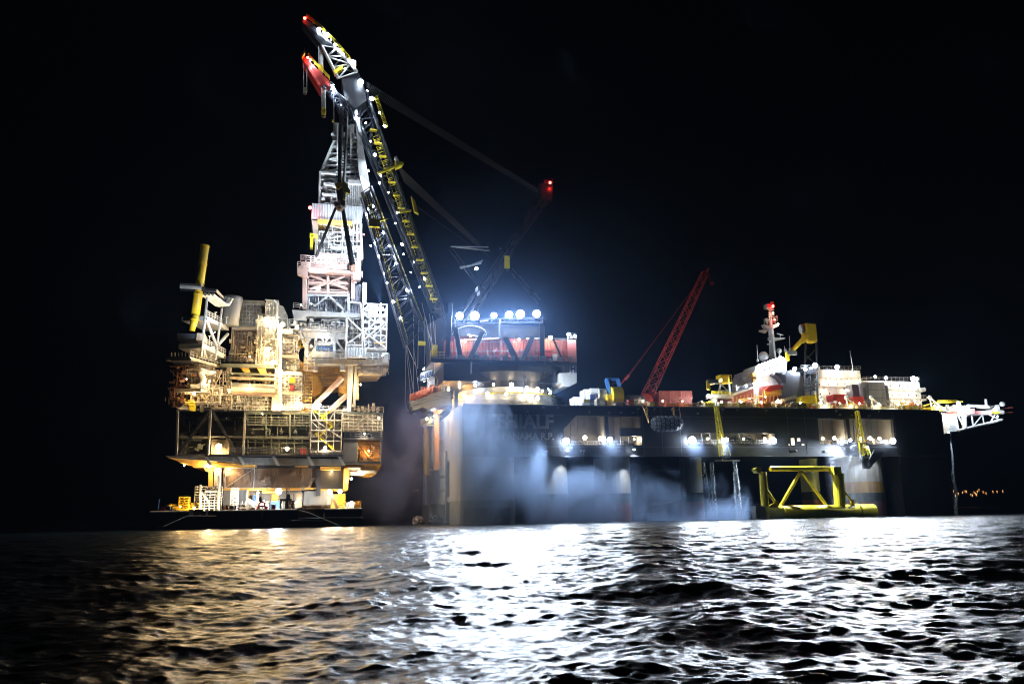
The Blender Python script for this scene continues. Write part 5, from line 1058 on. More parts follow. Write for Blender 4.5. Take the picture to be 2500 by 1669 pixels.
# tank and modules
mb = MB(); c = Lq(566, 745, -4); mb.lathe(np.array([c[0], c[1], 0]), [(2.2, c[2] - 6), (2.4, c[2] - 2), (3.0, c[2] + 1.5), (2.9, c[2] + 2.4)], 24); build('vessel_tank', mb, M['midgrey'], pl, smooth=True)
pb('tarped_module', 584, 740, 634, 796, 0, 14, 'tank'); pb('roof_module', 580, 733, 646, 746, -.4, 14, 'cream')
pb('pipe_rack', 566, 795, 632, 803, -1, 10, 'ivory'); pb('brown_module', 564, 803, 625, 856, 1, 12, 'brown'); pb('dark_module', 558, 856, 632, 880, 2, 12, 'dark')
mb = MB()
for y in (796, 799, 803): mb.pbar(PF, 566, y, 634, y + 2, -1.6, .14, 5)
for y in range(742, 792, 7): mb.pbar(PF, 586, y, 634, y + 1, -.35, .08, 4)
for y in range(808, 856, 6): mb.pbar(PF, 566, y, 624, y + 1, .75, .07, 4)
for x in (600, 612, 620): mb.pbar(PF, x, 806, x - 1, 880, .6, .09, 4)
build('scaffold_rail', mb, M['cream'], pl)
pb('window', 601, 807, 622, 824, .8, .15, 'dark'); pb('window', 598, 834, 618, 846, .8, .15, 'rust')
# warm scaffolded tower x 620..700
pb('shaft_wall', 646, 732, 677, 890, -2, 10, 'ivory'); pb('shaft_wall', 628, 765, 646, 830, -1.6, 8, 'cream'); mb = MB(); mb.ppoly(PF, [(624, 830), (648, 830), (648, 892), (632, 884)], -1.4, 8); build('shaft_wall', mb, M['cream'], pl)
mb = MB(); mb.scaff(PF, 627, 768, 676, 888, -3.6, 1.4, 5, 24, .07, False); build('scaffold', mb, M['galv'], pl)
mb = MB(); mb.scaff(PF, 648, 740, 676, 768, -3.2, 1.2, 3, 5, .07, False); mb.pbar(PF, 647, 731, 676, 734, -3, .12); mb.pbar(PF, 668, 733, 680, 745, -3, .35, 5); mb.pbar(PF, 676, 742, 676, 790, -3.4, .25); build('scaffold', mb, M['galv'], pl)
mb = MB(); mb.ppoly(PF, [(676, 742), (692, 748), (702, 770), (702, 790), (676, 790)], -1, 8); build('sloped_cladding', mb, M['ivory'], pl)
pbars('column', [(681, 795, 675, 890), (685, 790, 683, 1002)], -2.8, .5, 'white', each=True, n=8)
pb('upper_module', 684, 806, 716, 868, 0, 10, 'cream'); mb = MB(); mb.clutter(PF, 682, 775, 726, 805, -2, 4, 60, 31, .8); build('pipework', mb, M['white'], pl)
mb = MB(); mb.clutter(PF, 684, 812, 728, 870, -2, 2, 90, 32, .8); build('pipework', mb, M['ivory'], pl)
mb = MB(); mb.px(PF, 686, 804, 714, 814, -2.6, 3); mb.px(PF, 676, 866, 728, 872, -3, 8); build('pipe_deck', mb, M['ivory'], pl)
mb = MB(); mb.scaff(PF, 676, 876, 730, 900, -1.5, 3, 6, 6, .1, False); mb.clutter(PF, 676, 876, 726, 912, -2, 3, 70, 33, .8); build('pipework', mb, M['galv'], pl)
mb = MB(); mb.scaff(PF, 670, 908, 736, 1000, -2.2, 2.4, 8, 14, .09, True); build('scaffold', mb, M['white'], pl)
mb = MB(); mb.clutter(PF, 668, 905, 740, 1000, -1, 6, 150, 34, .8); build('pipework', mb, M['white'], pl)
pb('yellow_tank', 706, 922, 720, 934, -2.4, 2, 'yellow'); pb('red_cabinet', 708, 940, 717, 953, -2.6, 1, 'red'); pb('module_deck', 684, 956, 738, 962, -3, 8, 'ivory'); pb('module_deck', 676, 908, 736, 913, -3, 8, 'white'); pb('doorway', 690, 966, 724, 1000, -.2, 6, 'cream')
pb('warm_shaft', 664, 962, 686, 1002, -2.6, 4, 'ivory')
# dark mezzanine deck and lower pipe deck, x 540..690
pb('mezzanine_deck', 538, 888, 670, 897, -2, 18, 'green'); prails([(520, 884, 670, 889, -2)], 'dark', h=1.7, sp=1.5, r=.1)
mb = MB(); mb.ppoly(PF, [(586, 897), (606, 897), (612, 908), (598, 910)], -1.6, 3); mb.ppoly(PF, [(628, 899), (648, 899), (650, 910), (636, 912)], -1.6, 3); sep('bracket', mb, M['ochre'], pl)
pbars('column', [(558, 905, 555, 962), (562, 910, 559, 962)], -2, .45, 'green', each=True, n=6)
pbars('brace', [(541, 902, 519, 948), (507, 888, 519, 948), (490, 884, 476, 902)], -6, .35, 'cream', each=True, n=6)
for y, r, m in ((925, .45, 'cream'), (944, .9, 'midgrey'), (952, 1.0, 'ivory'), (914, .35, 'green'), (960, .8, 'brown')): pbars('header_pipe', [(562, y - 3, 672, y + 2)], -2.4, r, m, n=12)
mb = MB(); mb.clutter(PF, 556, 905, 675, 1000, -1, 8, 170, 41, .9); build('pipework', mb, M['cream'], pl)
mb = MB(); mb.clutter(PF, 455, 895, 556, 992, -12, 2, 170, 42, .9); mb.scaff(PF, 458, 890, 520, 955, -10, 2.5, 7, 14, .07, False); build('pipework', mb, M['cream'], pl)
mb = MB(); mb.clutter(PF, 412, 884, 470, 990, -13, 0, 110, 43, .9); build('pipework', mb, M['rust'], pl)
mb = MB(); mb.scaff(PF, 560, 965, 690, 1000, -1.6, 2, 14, 4, .08, False); mb.clutter(PF, 545, 960, 690, 1000, -2, 3, 120, 44, .8); build('pipework', mb, M['galv'], pl)
mb = MB(); mb.scaff(PF, 467, 948, 536, 982, -11, 2, 4, 2, .22, False); mb.pbar(PF, 483, 950, 500, 974, -11.4, .3); mb.pbar(PF, 500, 974, 516, 962, -11.4, .25); build('lower_frame', mb, M['ivory'], pl)
mb = MB(); pts_ = [Lq(524, 912, -9), Lq(508, 909, -11), Lq(492, 904, -12), Lq(490, 910, -12), Lq(497, 925, -12), Lq(494, 938, -12), Lq(484, 944, -12), Lq(466, 944, -12)]; mb.path(pts_, .75, 12)
for q in pts_[1:-1]: mb.sphere(q, .76, 10, 7)
build('bent_duct', mb, M['galv'], pl)
pb('grey_box', 434, 980, 462, 994, -12, 5, 'ivory'); mb = MB(); mb.px(PF, 462, 984, 474, 1000, -12, 3); mb.prail(PF, 420, 984, 474, 992, -12.4, h=1.6, sp=1.2, r=.09); build('side_landing', mb, M['lemon'], pl)
mb = MB()
for k in range(6): mb.pbar(PF, 419 + k * 8.5, 860, 419 + k * 8.5, 870, -14, .16, 5)
for k in range(5): mb.pbar(PF, 434 + k * 9, 950, 434 + k * 9, 962, -12, .13, 5); mb.pbar(PF, 404 + k * 8.5, 970, 404 + k * 8.5, 979, -12, .12, 5)
build('vent_stub', mb, M['white'], pl)
prails([(466, 866, 498, 876, -14), (554, 958, 676, 962, -3), (600, 998, 764, 1002, -1), (764, 1002, 936, 1006, -.6), (674, 996, 780, 1000, -2)], 'cream', h=1.6, sp=1.4, r=.09)
mb = MB(); mb.clutter(PF, 840, 992, 932, 1004, 0, 5, 40, 47, .6); mb.pbar(PF, 912, 984, 912, 1004, 0, .45); mb.pbar(PF, 900, 986, 900, 1004, 0, .2); build('pipework', mb, M['ivory'], pl)
# ---- right hand drilling module: yellow underside, white leg, pink braces
mb = MB(); mb.ppoly(PF, [(733, 880), (746, 890), (758, 940), (760, 1006), (737, 1006), (735, 940)], 1, 14); build('corrugated_wall', mb, M['ochre'], pl)
mb = MB(); mb.ppoly(PF, [(742, 888), (850, 892), (850, 916), (842, 936), (790, 944), (768, 962), (758, 930)], 3, 16); build('underside', mb, M['ochre'], pl)
mb = MB(); mb.ppoly(PF, [(822, 916), (856, 916), (856, 960), (846, 962), (828, 958)], 4, 8); mb.ppoly(PF, [(756, 908), (776, 914), (788, 946), (782, 960), (764, 970)], 2.4, 5); sep('under_box', mb, M['ochre'], pl)
mb = MB()
for k in range(11): mb.pbar(PF, 776, 898 + k * 4.2, 850, 900 + k * 4.2, 2.7, .13, 4)
for k in range(6): mb.pbar(PF, 738 + k * 3.5, 900, 741 + k * 3.5, 1004, .8, .14, 4)
build('stiffener', mb, M['cream'], pl)
mb = MB(); mb.bar(PF.at(857, 880, -1), PF.at(852, 1004, -1), .95, 4, .8); mb.bar(PF.at(870, 884, 0), PF.at(864, 1000, 0), .5, 4); build('leg', mb, M['white'], pl)
mb = MB(); mb.px(PF, 862, 960, 876, 975, 0, 2); mb.px(PF, 866, 880, 876, 960, .5, 3); mb.px(PF, 850, 986, 866, 993, -1.6, 2.4); sep('leg_box', mb, M['ivory'], pl)
mb = MB()
for k in range(18): mb.pbar(PF, 843, 884 + k * 2.6, 849, 884 + k * 2.6, -1.2, .08, 4)
mb.pbar(PF, 843, 880, 841, 930, -1.2, .1); mb.pbar(PF, 849, 880, 848, 930, -1.2, .1); build('ladder', mb, M['ivory'], pl)
pbars('diagonal_brace', [(836, 922, 759, 998), (847, 964, 804, 1003)], -.8, .8, 'pink', each=True, n=10)
mb = MB(); mb.ppoly(PF, [(874, 884), (950, 886), (949, 899), (938, 900), (928, 913), (874, 915)], -2, 14); sep('under_box', mb, M['cream'], pl)
pb('module_deck', 744, 876, 950, 889, -2.5, 16, 'ivory'); prails([(756, 876, 845, 878, -3), (896, 876, 950, 878, -3)], 'white', h=1.9, sp=1.6, r=.1)
mb = MB(); mb.scaff(PF, 742, 870, 768, 902, -3.2, 2, 3, 4, .1, False); mb.px(PF, 764, 892, 776, 905, -3, 2); mb.px(PF, 831, 886, 842, 904, -3.2, 2); build('side_stairs', mb, M['ivory'], pl)
mb = MB(); mb.corr(PF, 842, 848, 896, 872, -4, .8, .2, 1.2); build('white_corrugated_box', mb, M['white'], pl)
# drilling module, front wall with cut corner openings
pb('module_wall', 744, 800, 845, 880, 4, 10, 'midgrey')
mb = MB(); mb.px(PF, 728, 808, 845, 826, 0, 1.2); mb.px(PF, 744, 822, 753, 880, 0, 1.2); mb.px(PF, 812, 822, 819, 880, 0, 1.2)
for x, s in ((753, 1), (812, -1), (819, 1), (845, -1), (791, -1), (795, 1)): mb.ppoly(PF, [(x, 826), (x + 8 * s, 826), (x, 836)], .1, 1.0)
build('cut_frame', mb, M['green'].copy() if False else M['grey'], pl)
mb = MB(); mb.corr(PF, 753, 826, 768, 860, 2, .6, .15, .6); mb.corr(PF, 772, 826, 812, 834, 2, .6, .15, .6); mb.corr(PF, 820, 828, 844, 860, 2, .6, .15, .6); sep('cladding', mb, M['clad'], pl)
mb = MB(); mb.pbar(PF, 772, 818, 768, 860, .4, .45, 6); mb.pbar(PF, 820, 830, 836, 852, .4, .4, 4); mb.px(PF, 774, 832, 812, 842, .6, 2); mb.pbar(PF, 720, 780, 745, 846, -.4, .5, 4); sep('brace', mb, M['grey'], pl)
pb('small_roof', 760, 858, 812, 872, -2.5, 4, 'ivory'); prails([(775, 858, 812, 859, -2.4)], 'blue', h=1.6, sp=1.2, r=.1)
mb = MB(); mb.clutter(PF, 814, 850, 846, 878, -1, 2, 26, 51, .7); build('pipework', mb, M['grey'], pl); mb = MB(); mb.clutter(PF, 729, 820, 746, 850, 0, 2, 34, 52, .6); build('pipework', mb, M['yellow'], pl)
# upper half: dark bay behind a railing, deck edges
pb('bay_wall', 732, 766, 845, 802, 6, 10, 'clad'); mb = MB(); mb.clutter(PF, 735, 772, 844, 800, 2, 5, 60, 53, .9)
build('drill_gear', mb, M['dark'], pl)
mb = MB()
for k in range(6): mb.px(PF, 762 + k * 11, 798 - (k % 2), 765 + k * 11, 801, .5, .4)
mb.sphere(PF.at(798, 786, 3), 1.2, 10, 7, (1, 1, .6)); mb.sphere(PF.at(814, 787, 3), 1.2, 10, 7, (1, 1, .6)); mb.pbar(PF, 796, 776, 797, 786, 3, .35); mb.pbar(PF, 812, 776, 813, 787, 3, .35); build('crown_sheave', mb, M['galv'], pl)
mb = MB(); mb.ppoly(PF, [(713, 756), (752, 758), (882, 765), (882, 775), (748, 771), (748, 782), (720, 782)], -1, 16); build('drill_deck', mb, M['grey'], pl)
pb('deck_edge', 724, 802, 845, 808, -1, 12, 'grey'); prails([(724, 802, 846, 808, -1.2), (716, 752, 748, 757, -1.2)], 'galv', h=1.7, sp=1.3, r=.09)
# cladding block with A frame
mb = MB(); mb.corr(PF, 752, 721, 850, 764, 1, .7, .2, 14); mb.corr(PF, 852, 739, 880, 766, 1, .7, .2, 14); mb.corr(PF, 862, 693, 882, 735, 2, .7, .2, 8); sep('slate_cladding', mb, M['clad'], pl)
mb = MB()
for s in ((750, 718, 750, 778, .5), (851, 716, 851, 780, .5), (753, 760, 801, 722, .42), (803, 722, 848, 764, .42), (750, 720, 852, 722, .4), (852, 737, 882, 740, .35), (860, 690, 860, 738, .3)): mb.pbar(PF, *s[:4], .3, s[4], 4)
sep('white_frame', mb, M['grey'], pl)
# right side scaffold stair tower
mb = MB(); mb.scaff(PF, 886, 742, 944, 850, -3, 6, 4, 7, .2, True); build('stair_tower', mb, M['white'], pl)
mb = MB()
for k in range(6): y = 750 + k * 17; mb.pbar(PF, 890 if k % 2 else 936, y, 936 if k % 2 else 890, y + 17, 0, .4, 4); mb.px(PF, 884, y + 16, 945, y + 18, -3, 6)
build('stair_flight', mb, M['white'], pl)
mb = MB()
for s in ((848, 776, 886, 812), (884, 770, 884, 850), (886, 812, 846, 840), (890, 768, 920, 790), (846, 776, 846, 870), (880, 740, 890, 846), (888, 812, 925, 780), (888, 830, 935, 790), (888, 810, 940, 848), (846, 842, 884, 843)): mb.pbar(PF, *s, -3.4, .3, 6)
sep('tower_brace', mb, M['white'], pl)
mb = MB(); mb.clutter(PF, 848, 776, 944, 850, 1, 8, 130, 54, 1); build('pipework', mb, M['grey'], pl)
mb = MB(); mb.scaff(PF, 848, 790, 884, 846, 1, 4, 3, 5, .12, True); mb.scaff(PF, 886, 690, 894, 738, 0, 3, 2, 8, .12, True); build('scaffold', mb, M['white'], pl)
pb('tower_wall', 896, 744, 922, 772, 3, 4, 'white'); pb('tower_wall', 848, 776, 884, 846, 6, 3, 'grey'); pb('tower_wall', 896, 850, 938, 880, 0, 8, 'grey'); pb('yellow_beam', 916, 835, 936, 838, -3.6, 1, 'ochre'); pb('end_rail_box', 934, 860, 948, 884, -2.8, 6, 'white')
# ---- pink substructure
mb = MB(); mb.scaff(PF, 752, 664, 852, 718, 1, 14, 2, 5, .22, False); build('sub_frame', mb, M['pink'], pl)
for s in ((744, 664, 744, 755), (862, 660, 862, 730)): pbars('column', [s], 0, .75, 'pink', n=4)
pbars('cross_brace', [(757, 672, 848, 706), (757, 706, 842, 674), (800, 664, 800, 718), (752, 690, 850, 692), (752, 712, 850, 716)], .6, .45, 'pink', each=True)
pb('inner_wall', 756, 672, 848, 716, 7, 1, 'midgrey'); mb = MB(); mb.clutter(PF, 754, 666, 850, 716, 2, 7, 90, 61, .9); build('pipework', mb, M['ivory'], pl)
mb = MB(); mb.sphere(PF.at(774, 703, 1.6), 1.25, 14, 10); mb.sphere(PF.at(801, 714, 1.6), .9, 12, 8, (1.3, 1, .6)); sep('white_tank', mb, M['white'], pl, smooth=True)
mb = MB(); mb.ppoly(PF, [(730, 650), (758, 654), (872, 662), (882, 664), (880, 682), (862, 682), (862, 668), (752, 662), (752, 674), (744, 674), (726, 666), (726, 656)], -2, 3); mb.px(PF, 758, 640, 848, 656, -1, 12); mb.px(PF, 734, 640, 758, 652, -1, 10); mb.px(PF, 852, 642, 880, 664, -1.2, 8); build('balcony', mb, M['pink'], pl)
for s in ((734, 638, 880, 648, -1.4), (726, 654, 756, 656, -2.2), (770, 632, 840, 636, -.5), (862, 676, 884, 678, -2.2)):
    mb = MB(); mb.prail(PF, *s, h=2.0, sp=1.4, r=.12); build('railing', mb, M['pink'], pl)
mb = MB(); mb.px(PF, 857, 641, 868, 662, -2.6, 1.4); build('lifting_post', mb, M['rust'], pl)
# ---- derrick
def quadpts(fr, xtl, xtr, yt, xbl, xbr, yb, v0, v1, ins):
    a = fr.uz(xtl, yt, v0); b = fr.uz(xtr, yt, v0); c = fr.uz(xbr, yb, v0); d = fr.uz(xbl, yb, v0)
    bot = [fr.P(d[0], v0, d[1]), fr.P(c[0], v0, c[1]), fr.P(c[0], v1, c[1]), fr.P(d[0], v1, d[1])]
    top = [fr.P(a[0], v0 + ins, a[1]), fr.P(b[0], v0 + ins, b[1]), fr.P(b[0], v1 - ins, b[1]), fr.P(a[0], v1 - ins, a[1])]; return bot, top
def dsec(xtl, xtr, yt, xbl, xbr, yb, v0, v1, ins, n, r, br, m, nm='derrick_leg'):
    bo, to = quadpts(PF, xtl, xtr, yt, xbl, xbr, yb, v0, v1, ins); mbc, mbb = truss(bo, to, n, r, br); g = build(nm, mbc, M[m], pl); build('lattice', mbb, M[m], g); return g
dsec(774, 880, 545, 770, 884, 632, 3, 15, 0, 4, .42, .24, 'galv'); dsec(782, 886, 418, 779, 888, 500, 3, 15, 0, 4, .4, .22, 'white'); dsec(816, 874, 332, 784, 886, 420, 3, 15, 4.2, 5, .5, .34, 'white')
mb = MB(); mb.clutter(PF, 780, 540, 878, 632, 4, 14, 240, 71, 1.0); mb.scaff(PF, 800, 545, 862, 630, 5, 6, 4, 10, .14, True); build('pipework', mb, M['galv'], pl)
mb = MB(); mb.clutter(PF, 784, 424, 884, 500, 4, 14, 240, 72, 1.0); mb.scaff(PF, 812, 420, 880, 500, 5, 6, 5, 9, .14, True); build('pipework', mb, M['white'], pl)
mb = MB(); mb.clutter(PF, 812, 338, 872, 420, 8, 12, 36, 73, .9); build('pipework', mb, M['ivory'], pl)
mb = MB()
for k in range(7): x = 852 + k * 4.6; mb.pbar(PF, x, 446, x - 1, 502, 2.6, .2, 6)
for k in range(5): x = 836 + k * 9; mb.pbar(PF, x, 548, x - 1, 628, 2.6, .18, 6)
for k in range(4): x = 824 + k * 11; mb.pbar(PF, x, 302, x - 1, 420, 4, .2, 6)
sep('riser_pipe', mb, M['white'], pl)
mb = MB(); mb.corr(PF, 761, 500, 884, 537, 1.5, .8, .18, 14); build('cladding_band', mb, M['band'], pl)
pb('band_edge', 775, 537, 860, 545, 1.2, 13, 'ochre'); mb = MB(); mb.ppoly(PF, [(761, 537), (776, 539), (776, 600), (768, 590)], 1.6, .4); build('side_screen', mb, M['cream'], pl)
mb = MB(); mb.corr(PF, 785, 620, 866, 638, 0, .7, .18, 10); build('cladding_band', mb, M['band'], pl)
mb = MB(); mb.px(PF, 790, 446, 818, 452, 2, 12); mb.px(PF, 850, 440, 888, 449, 1.6, 14); mb.px(PF, 786, 472, 822, 478, 2, 12); mb.px(PF, 784, 420, 820, 424, 2, 12); mb.px(PF, 806, 602, 866, 608, 2, 12); mb.px(PF, 866, 600, 880, 605, 1, 14); sep('derrick_floor', mb, M['white'], pl)
mb = MB(); mb.px(PF, 882, 448, 889, 484, 1.5, 12); mb.px(PF, 872, 606, 880, 632, 1, 12); mb.px(PF, 874, 545, 884, 590, 4, 8); sep('side_cladding', mb, M['ivory'], pl)
mb = MB(); mb.px(PF, 757, 580, 765, 590, 1, 3); mb.px(PF, 757, 588, 764, 602, 1, 3); mb.prail(PF, 757, 580, 775, 584, 1, h=1.4, sp=1, r=.1); sep('side_basket', mb, M['lemon'], pl)
mb = MB(); mb.px(PF, 808, 446, 824, 462, 4, 4); mb.px(PF, 796, 626, 812, 634, 2, 4); mb.px(PF, 782, 455, 800, 480, 6, 4); sep('gear_box', mb, M['ochre'], pl)
mb = MB(); mb.px(PF, 814, 300, 828, 323, 6, 7); mb.px(PF, 830, 302, 838, 326, 6.4, 6); mb.px(PF, 846, 303, 856, 326, 6.4, 6); mb.px(PF, 857, 304, 865, 324, 6, 7); sep('crown_block_cover', mb, M['white'], pl)
mb = MB(); mb.px(PF, 812, 323, 868, 334, 6, 7); build('crown_platform', mb, M['grey'], pl)
for x, y in ((811, 329), (868, 336)):
    mb = MB(); mb.sphere(PF.at(x, y, 5.5), .5, 8, 6); build('crown_fitting', mb, M['white'], pl)
# extra pipework, cable trays and hand rails over the module fronts
for k, (x0, y0, x1, y1, v0, v1, n, m, b) in enumerate(((838, 1008, 934, 1052, .5, 3, 80, 'cream', .8), (745, 826, 845, 878, .5, 4, 60, 'grey', .7), (566, 746, 634, 880, -1.2, 1, 90, 'cream', .8), (626, 770, 676, 888, -4.4, -3.6, 80, 'ivory', .6), (600, 1008, 758, 1064, .5, 8, 60, 'green', .9), (742, 890, 850, 936, 2, 4, 60, 'ochre', .8), (848, 776, 944, 848, -3, 1, 60, 'white', .7), (720, 760, 850, 802, -1, 2, 40, 'grey', .8), (752, 722, 850, 762, -.6, .8, 26, 'grey', .7), (545, 1143, 780, 1190, 1.2, 2, 46, 'brown', .9), (874, 884, 948, 914, -2.8, -2, 30, 'cream', .7), (785, 440, 884, 500, 1.8, 3.5, 60, 'white', .7), (776, 546, 880, 630, 1.8, 3.5, 60, 'galv', .7))):
    mb = MB(); mb.clutter(PF, x0, y0, x1, y1, v0, v1, n, 200 + k, b); build('pipework', mb, M[m], pl)
for k, (x0, y0, x1, y1, v, d, nx, ny, m) in enumerate(((566, 806, 626, 880, -.2, 1, 8, 9, 'brown'), (584, 742, 634, 794, -.9, .8, 6, 6, 'galv'), (684, 806, 724, 868, -1.2, 1, 5, 8, 'ivory'), (764, 1004, 834, 1064, 2, 2, 8, 6, 'cream'), (730, 904, 762, 1002, -.6, 1, 2, 12, 'ochre'), (550, 1142, 620, 1190, 1, .8, 1, 1, 'galv'))):
    mb = MB(); mb.scaff(PF, x0, y0, x1, y1, v, d, nx, ny, .075, True); build('scaffold', mb, M[m], pl)
# lamps on the platform
for x, y, v, p, c_, r in ((534, 1090, 1.0, 1300, 'soft', .6), (701, 1095, .2, 650, 'soft', .5), (794, 1092, -1.4, 700, 'soft', .5), (511, 1136, -.3, 1500, 'warm', .5), (858, 1168, 0, 700, 'soft', .3), (690, 792, -4.2, 2600, 'soft', .5), (667, 884, -5, 2600, 'warm', .5), (686, 905, -4.5, 2200, 'soft', .5), (686, 990, -4.2, 2600, 'warm', .4), (781, 987, -2.5, 1500, 'cool', .3), (735, 985, -3.5, 1800, 'warm', .3), (655, 850, -5, 1400, 'warm', .3), (656, 775, -5, 1100, 'soft', .25), (800, 962, -1, 1600, 'warm', .2), (880, 938, -3, 1300, 'warm', .2), (900, 1100, 1.5, 500, 'amber', .2), (560, 955, -5, 900, 'soft', .2), (512, 930, -13.5, 900, 'soft', .2), (475, 962, -14, 700, 'warm', .2), (520, 850, -17, 900, 'soft', .22), (540, 790, -14, 600, 'soft', .2), (610, 940, -5, 800, 'warm', .2), (455, 925, -15, 260, 'warm', .15), (840, 1000, -3, 700, 'soft', .2), (760, 845, -3, 900, 'soft', .2), (800, 815, -3.5, 700, 'cool', .2), (610, 870, -3.2, 500, 'warm', .2), (640, 1010, -3, 350, 'soft', .15), (890, 1058, -3, 800, 'soft', .2), (880, 1150, 0, 900, 'warm', .2), (450, 1135, 1, 900, 'warm', .2), (560, 1145, .8, 700, 'warm', .2), (810, 1150, .8, 600, 'warm', .2), (925, 1020, -4, 500, 'soft', .2)):
    lamp(pl, PF.at(x, y, v), p * 1.15, 'warm' if (c_ == 'soft' and y > 800 and x < 780) else c_, r=r)
# added spots in front of the decks to brighten derrick, modules and flare pipe
for x, y, v, ax, ay, p in ((868, 690, -9, 830, 500, 1800), (735, 745, -9, 820, 560, 3000), (930, 742, -7, 848, 390, 75000), (760, 742, -8, 836, 365, 75000), (935, 868, -9, 880, 780, 800), (770, 640, -7, 820, 470, 2600), (870, 640, -7, 850, 380, 5000), (750, 870, -11, 790, 780, 450), (880, 870, -12, 820, 700, 1300), (525, 812, -24, 484, 690, 4200)):
    q = PF.at(x, y, v); mb = None; lamp(pl, q, p, 'cool', aim=PF.at(ax, ay, 6), cone=38 if p > 10000 else 100, r=.18)
lamp(pl, PF.at(757, 507, 0), 420, 'red', r=.4, name='warning_light'); lamp(pl, PF.at(888, 572, 0), 60, 'red', r=.2, name='warning_light')
# ------------------------------------------------------------------ barge and its deck gear
bu0 = BG.uz(366, 1264)[0]; bu1 = BG.uz(884, 1266)[0]; bz = BG.uz(620, 1244.5)[1]; print('bz', bz)
bg_ = thing('barge', 'long flat black cargo barge carrying the platform supports', 'barge', BG.P((bu0 + bu1) / 2, 20, 0))
mb = MB(); pr = [BG.P(bu0, 0, bz), BG.P(bu0, 0, bz - 1.2), BG.P(bu0 + 2.5, 0, -2), BG.P(bu1 - .8, 0, -2), BG.P(bu1, 0, bz - .6), BG.P(bu1, 0, bz)]; mb.prism(pr[::-1], NN * 42); build('hull', mb, M['bargem'], bg_)
mb = MB()
for u0, u1, z in ((bu0, BG.uz(458, 1250)[0], bz), (BG.uz(530, 1250)[0], BG.uz(724, 1250)[0], bz), (BG.uz(792, 1250)[0], bu1, bz)): mb.bar(BG.P(u0, -.1, z - .15), BG.P(u1, -.1, z - .15), .3, 8)
for x0, x1, y in ((792, 886, 1263), (712, 800, 1270), (728, 792, 1264), (462, 528, 1259)): mb.pbar(BG, x0, y, x1, y, -.25, .16, 5)
build('rubbing_strake', mb, M['midgrey'], bg_)
mb = MB(); mb.box(BG, bu0 + .3, bu1 - .3, .3, 41.6, bz - .02, bz + .03); build('deck', mb, M['deckm'], bg_)
for x0, x1, m in ((461, 472, 'galv'), (472, 492, 'rust'), (728, 768, 'rust')): 
    mb = MB(); mb.px(BG, x0, 1243, x1, 1258, -.06, .1); sep('side_plate', mb, M[m], bg_)
mb = MB(); mb.px(BG, 790, 1252, 792.5, 1264, -.1, .12); mb.ppoly(BG, [(503, 1246), (506, 1246), (508, 1258), (502, 1258)], -.2, .15); sep('draft_mark', mb, M['white'], bg_)
def bthing(name, lab, cat, x, v=2, group=None): return thing(name, lab, cat, BG.P(BG.uz(x, 1245, v)[0], v, bz + .03), group)
def BX(mb, x0, y0, x1, v, dep): return mb.px(BG, x0, y0, x1, 1250, v, dep, zb=bz + .03)
# support blocks
for x0, y0, x1, m, lab in ((545, 1196, 602, 'midgrey', 'tall grey steel support block left of the bright work lamp'), (741, 1198, 812, 'midgrey', 'grey steel support block on legs right of the dark mooring tower')):
    t = bthing('support_block', lab, 'support', (x0 + x1) / 2, 14, 'grey support blocks under the platform'); mb = MB(); mb.px(BG, x0, y0, x1, 1232, 14, 8); build('block', mb, M[m], t)
    mb = MB()
    for k in range(6): x = x0 + 4 + (x1 - x0 - 8) * k / 5; mb.bar(BG.P(BG.uz(x, 1240, 15)[0], 15, bz + .03), BG.P(BG.uz(x, 1240, 15)[0], 15, BG.uz(x, 1231, 15)[1]), .45, 6)
    build('leg', mb, M['rust'], t)
# yellow leg stool at right, orange tower
t = bthing('yellow_leg_stool', 'yellow stool with ladder rungs under the right hand platform leg', 'support', 838, 13); mb = MB()
mb.px(BG, 826, 1204, 842, 1248, 13, 4, zb=bz + .03); mb.px(BG, 808, 1206, 828, 1240, 14, 3, zb=bz + .03); build('stool', mb, M['ochre'], t)
mb = MB()
for k in range(10): mb.pbar(BG, 826, 1206 + k * 4.2, 843, 1206 + k * 4.2, 12.6, .2, 5)
build('rung', mb, M['yellow'], t)
t = bthing('orange_strut', 'dark slanting strut leaning against the yellow stool', 'strut', 820, 11); mb = MB(); mb.pbar(BG, 809, 1204, 826, 1246, 11, .5, 4); build('bar', mb, M['rust'], t)
# scaffolds
for x0, y0, x1, nx, ny, m, lab in ((475, 1187, 537, 5, 9, 'galv', 'big white scaffold tower with boards around the left platform leg'), (563, 1190, 578, 2, 12, 'white', 'narrow white scaffold stair tower right of the grey support block')):
    t = bthing('scaffold_tower', lab, 'scaffold', (x0 + x1) / 2, 6, 'white scaffold towers on the barge'); mb = MB(); mb.scaff(BG, x0, y0, x1, 1247, 6, 4, nx, ny, .13, x1 - x0 < 20, False); build('tubes', mb, M[m], t)
    mb = MB()
    for k in range(1, ny, 2): y = y0 + (1247 - y0) * k / ny; mb.px(BG, x0 + 1, y, x1 - 1, y + 1.2, 6.2, 3.6)
    build('boards', mb, M['cream'], t)
    if nx > 3:
        mb = MB(); mb.pbar(BG, 492, 1200, 512, 1226, 5.6, .3, 5); mb.pbar(BG, 489, 1183, 489, 1247, 5.5, .35, 6); mb.pbar(BG, 535, 1160, 534, 1247, 5.5, .3, 6); mb.px(BG, 500, 1196, 530, 1200, 5.2, 2); build('landing', mb, M['white'], t)
t = bthing('yellow_rack', 'yellow ladder shaped rack standing at the left end of the barge deck', 'rack', 448, 5); mb = MB(); mb.scaff(BG, 437, 1213, 460, 1243, 5, 2.4, 2, 5, .2, False); build('frame', mb, M['yellow'], t)
mb = MB(); mb.clutter(BG, 414, 1228, 488, 1244, 4, 12, 60, 81, .7); build('yellow_pipe_pile', mb, M['yellow'], label='heap of yellow and rusty pipes around the yellow rack', cat='pipes')
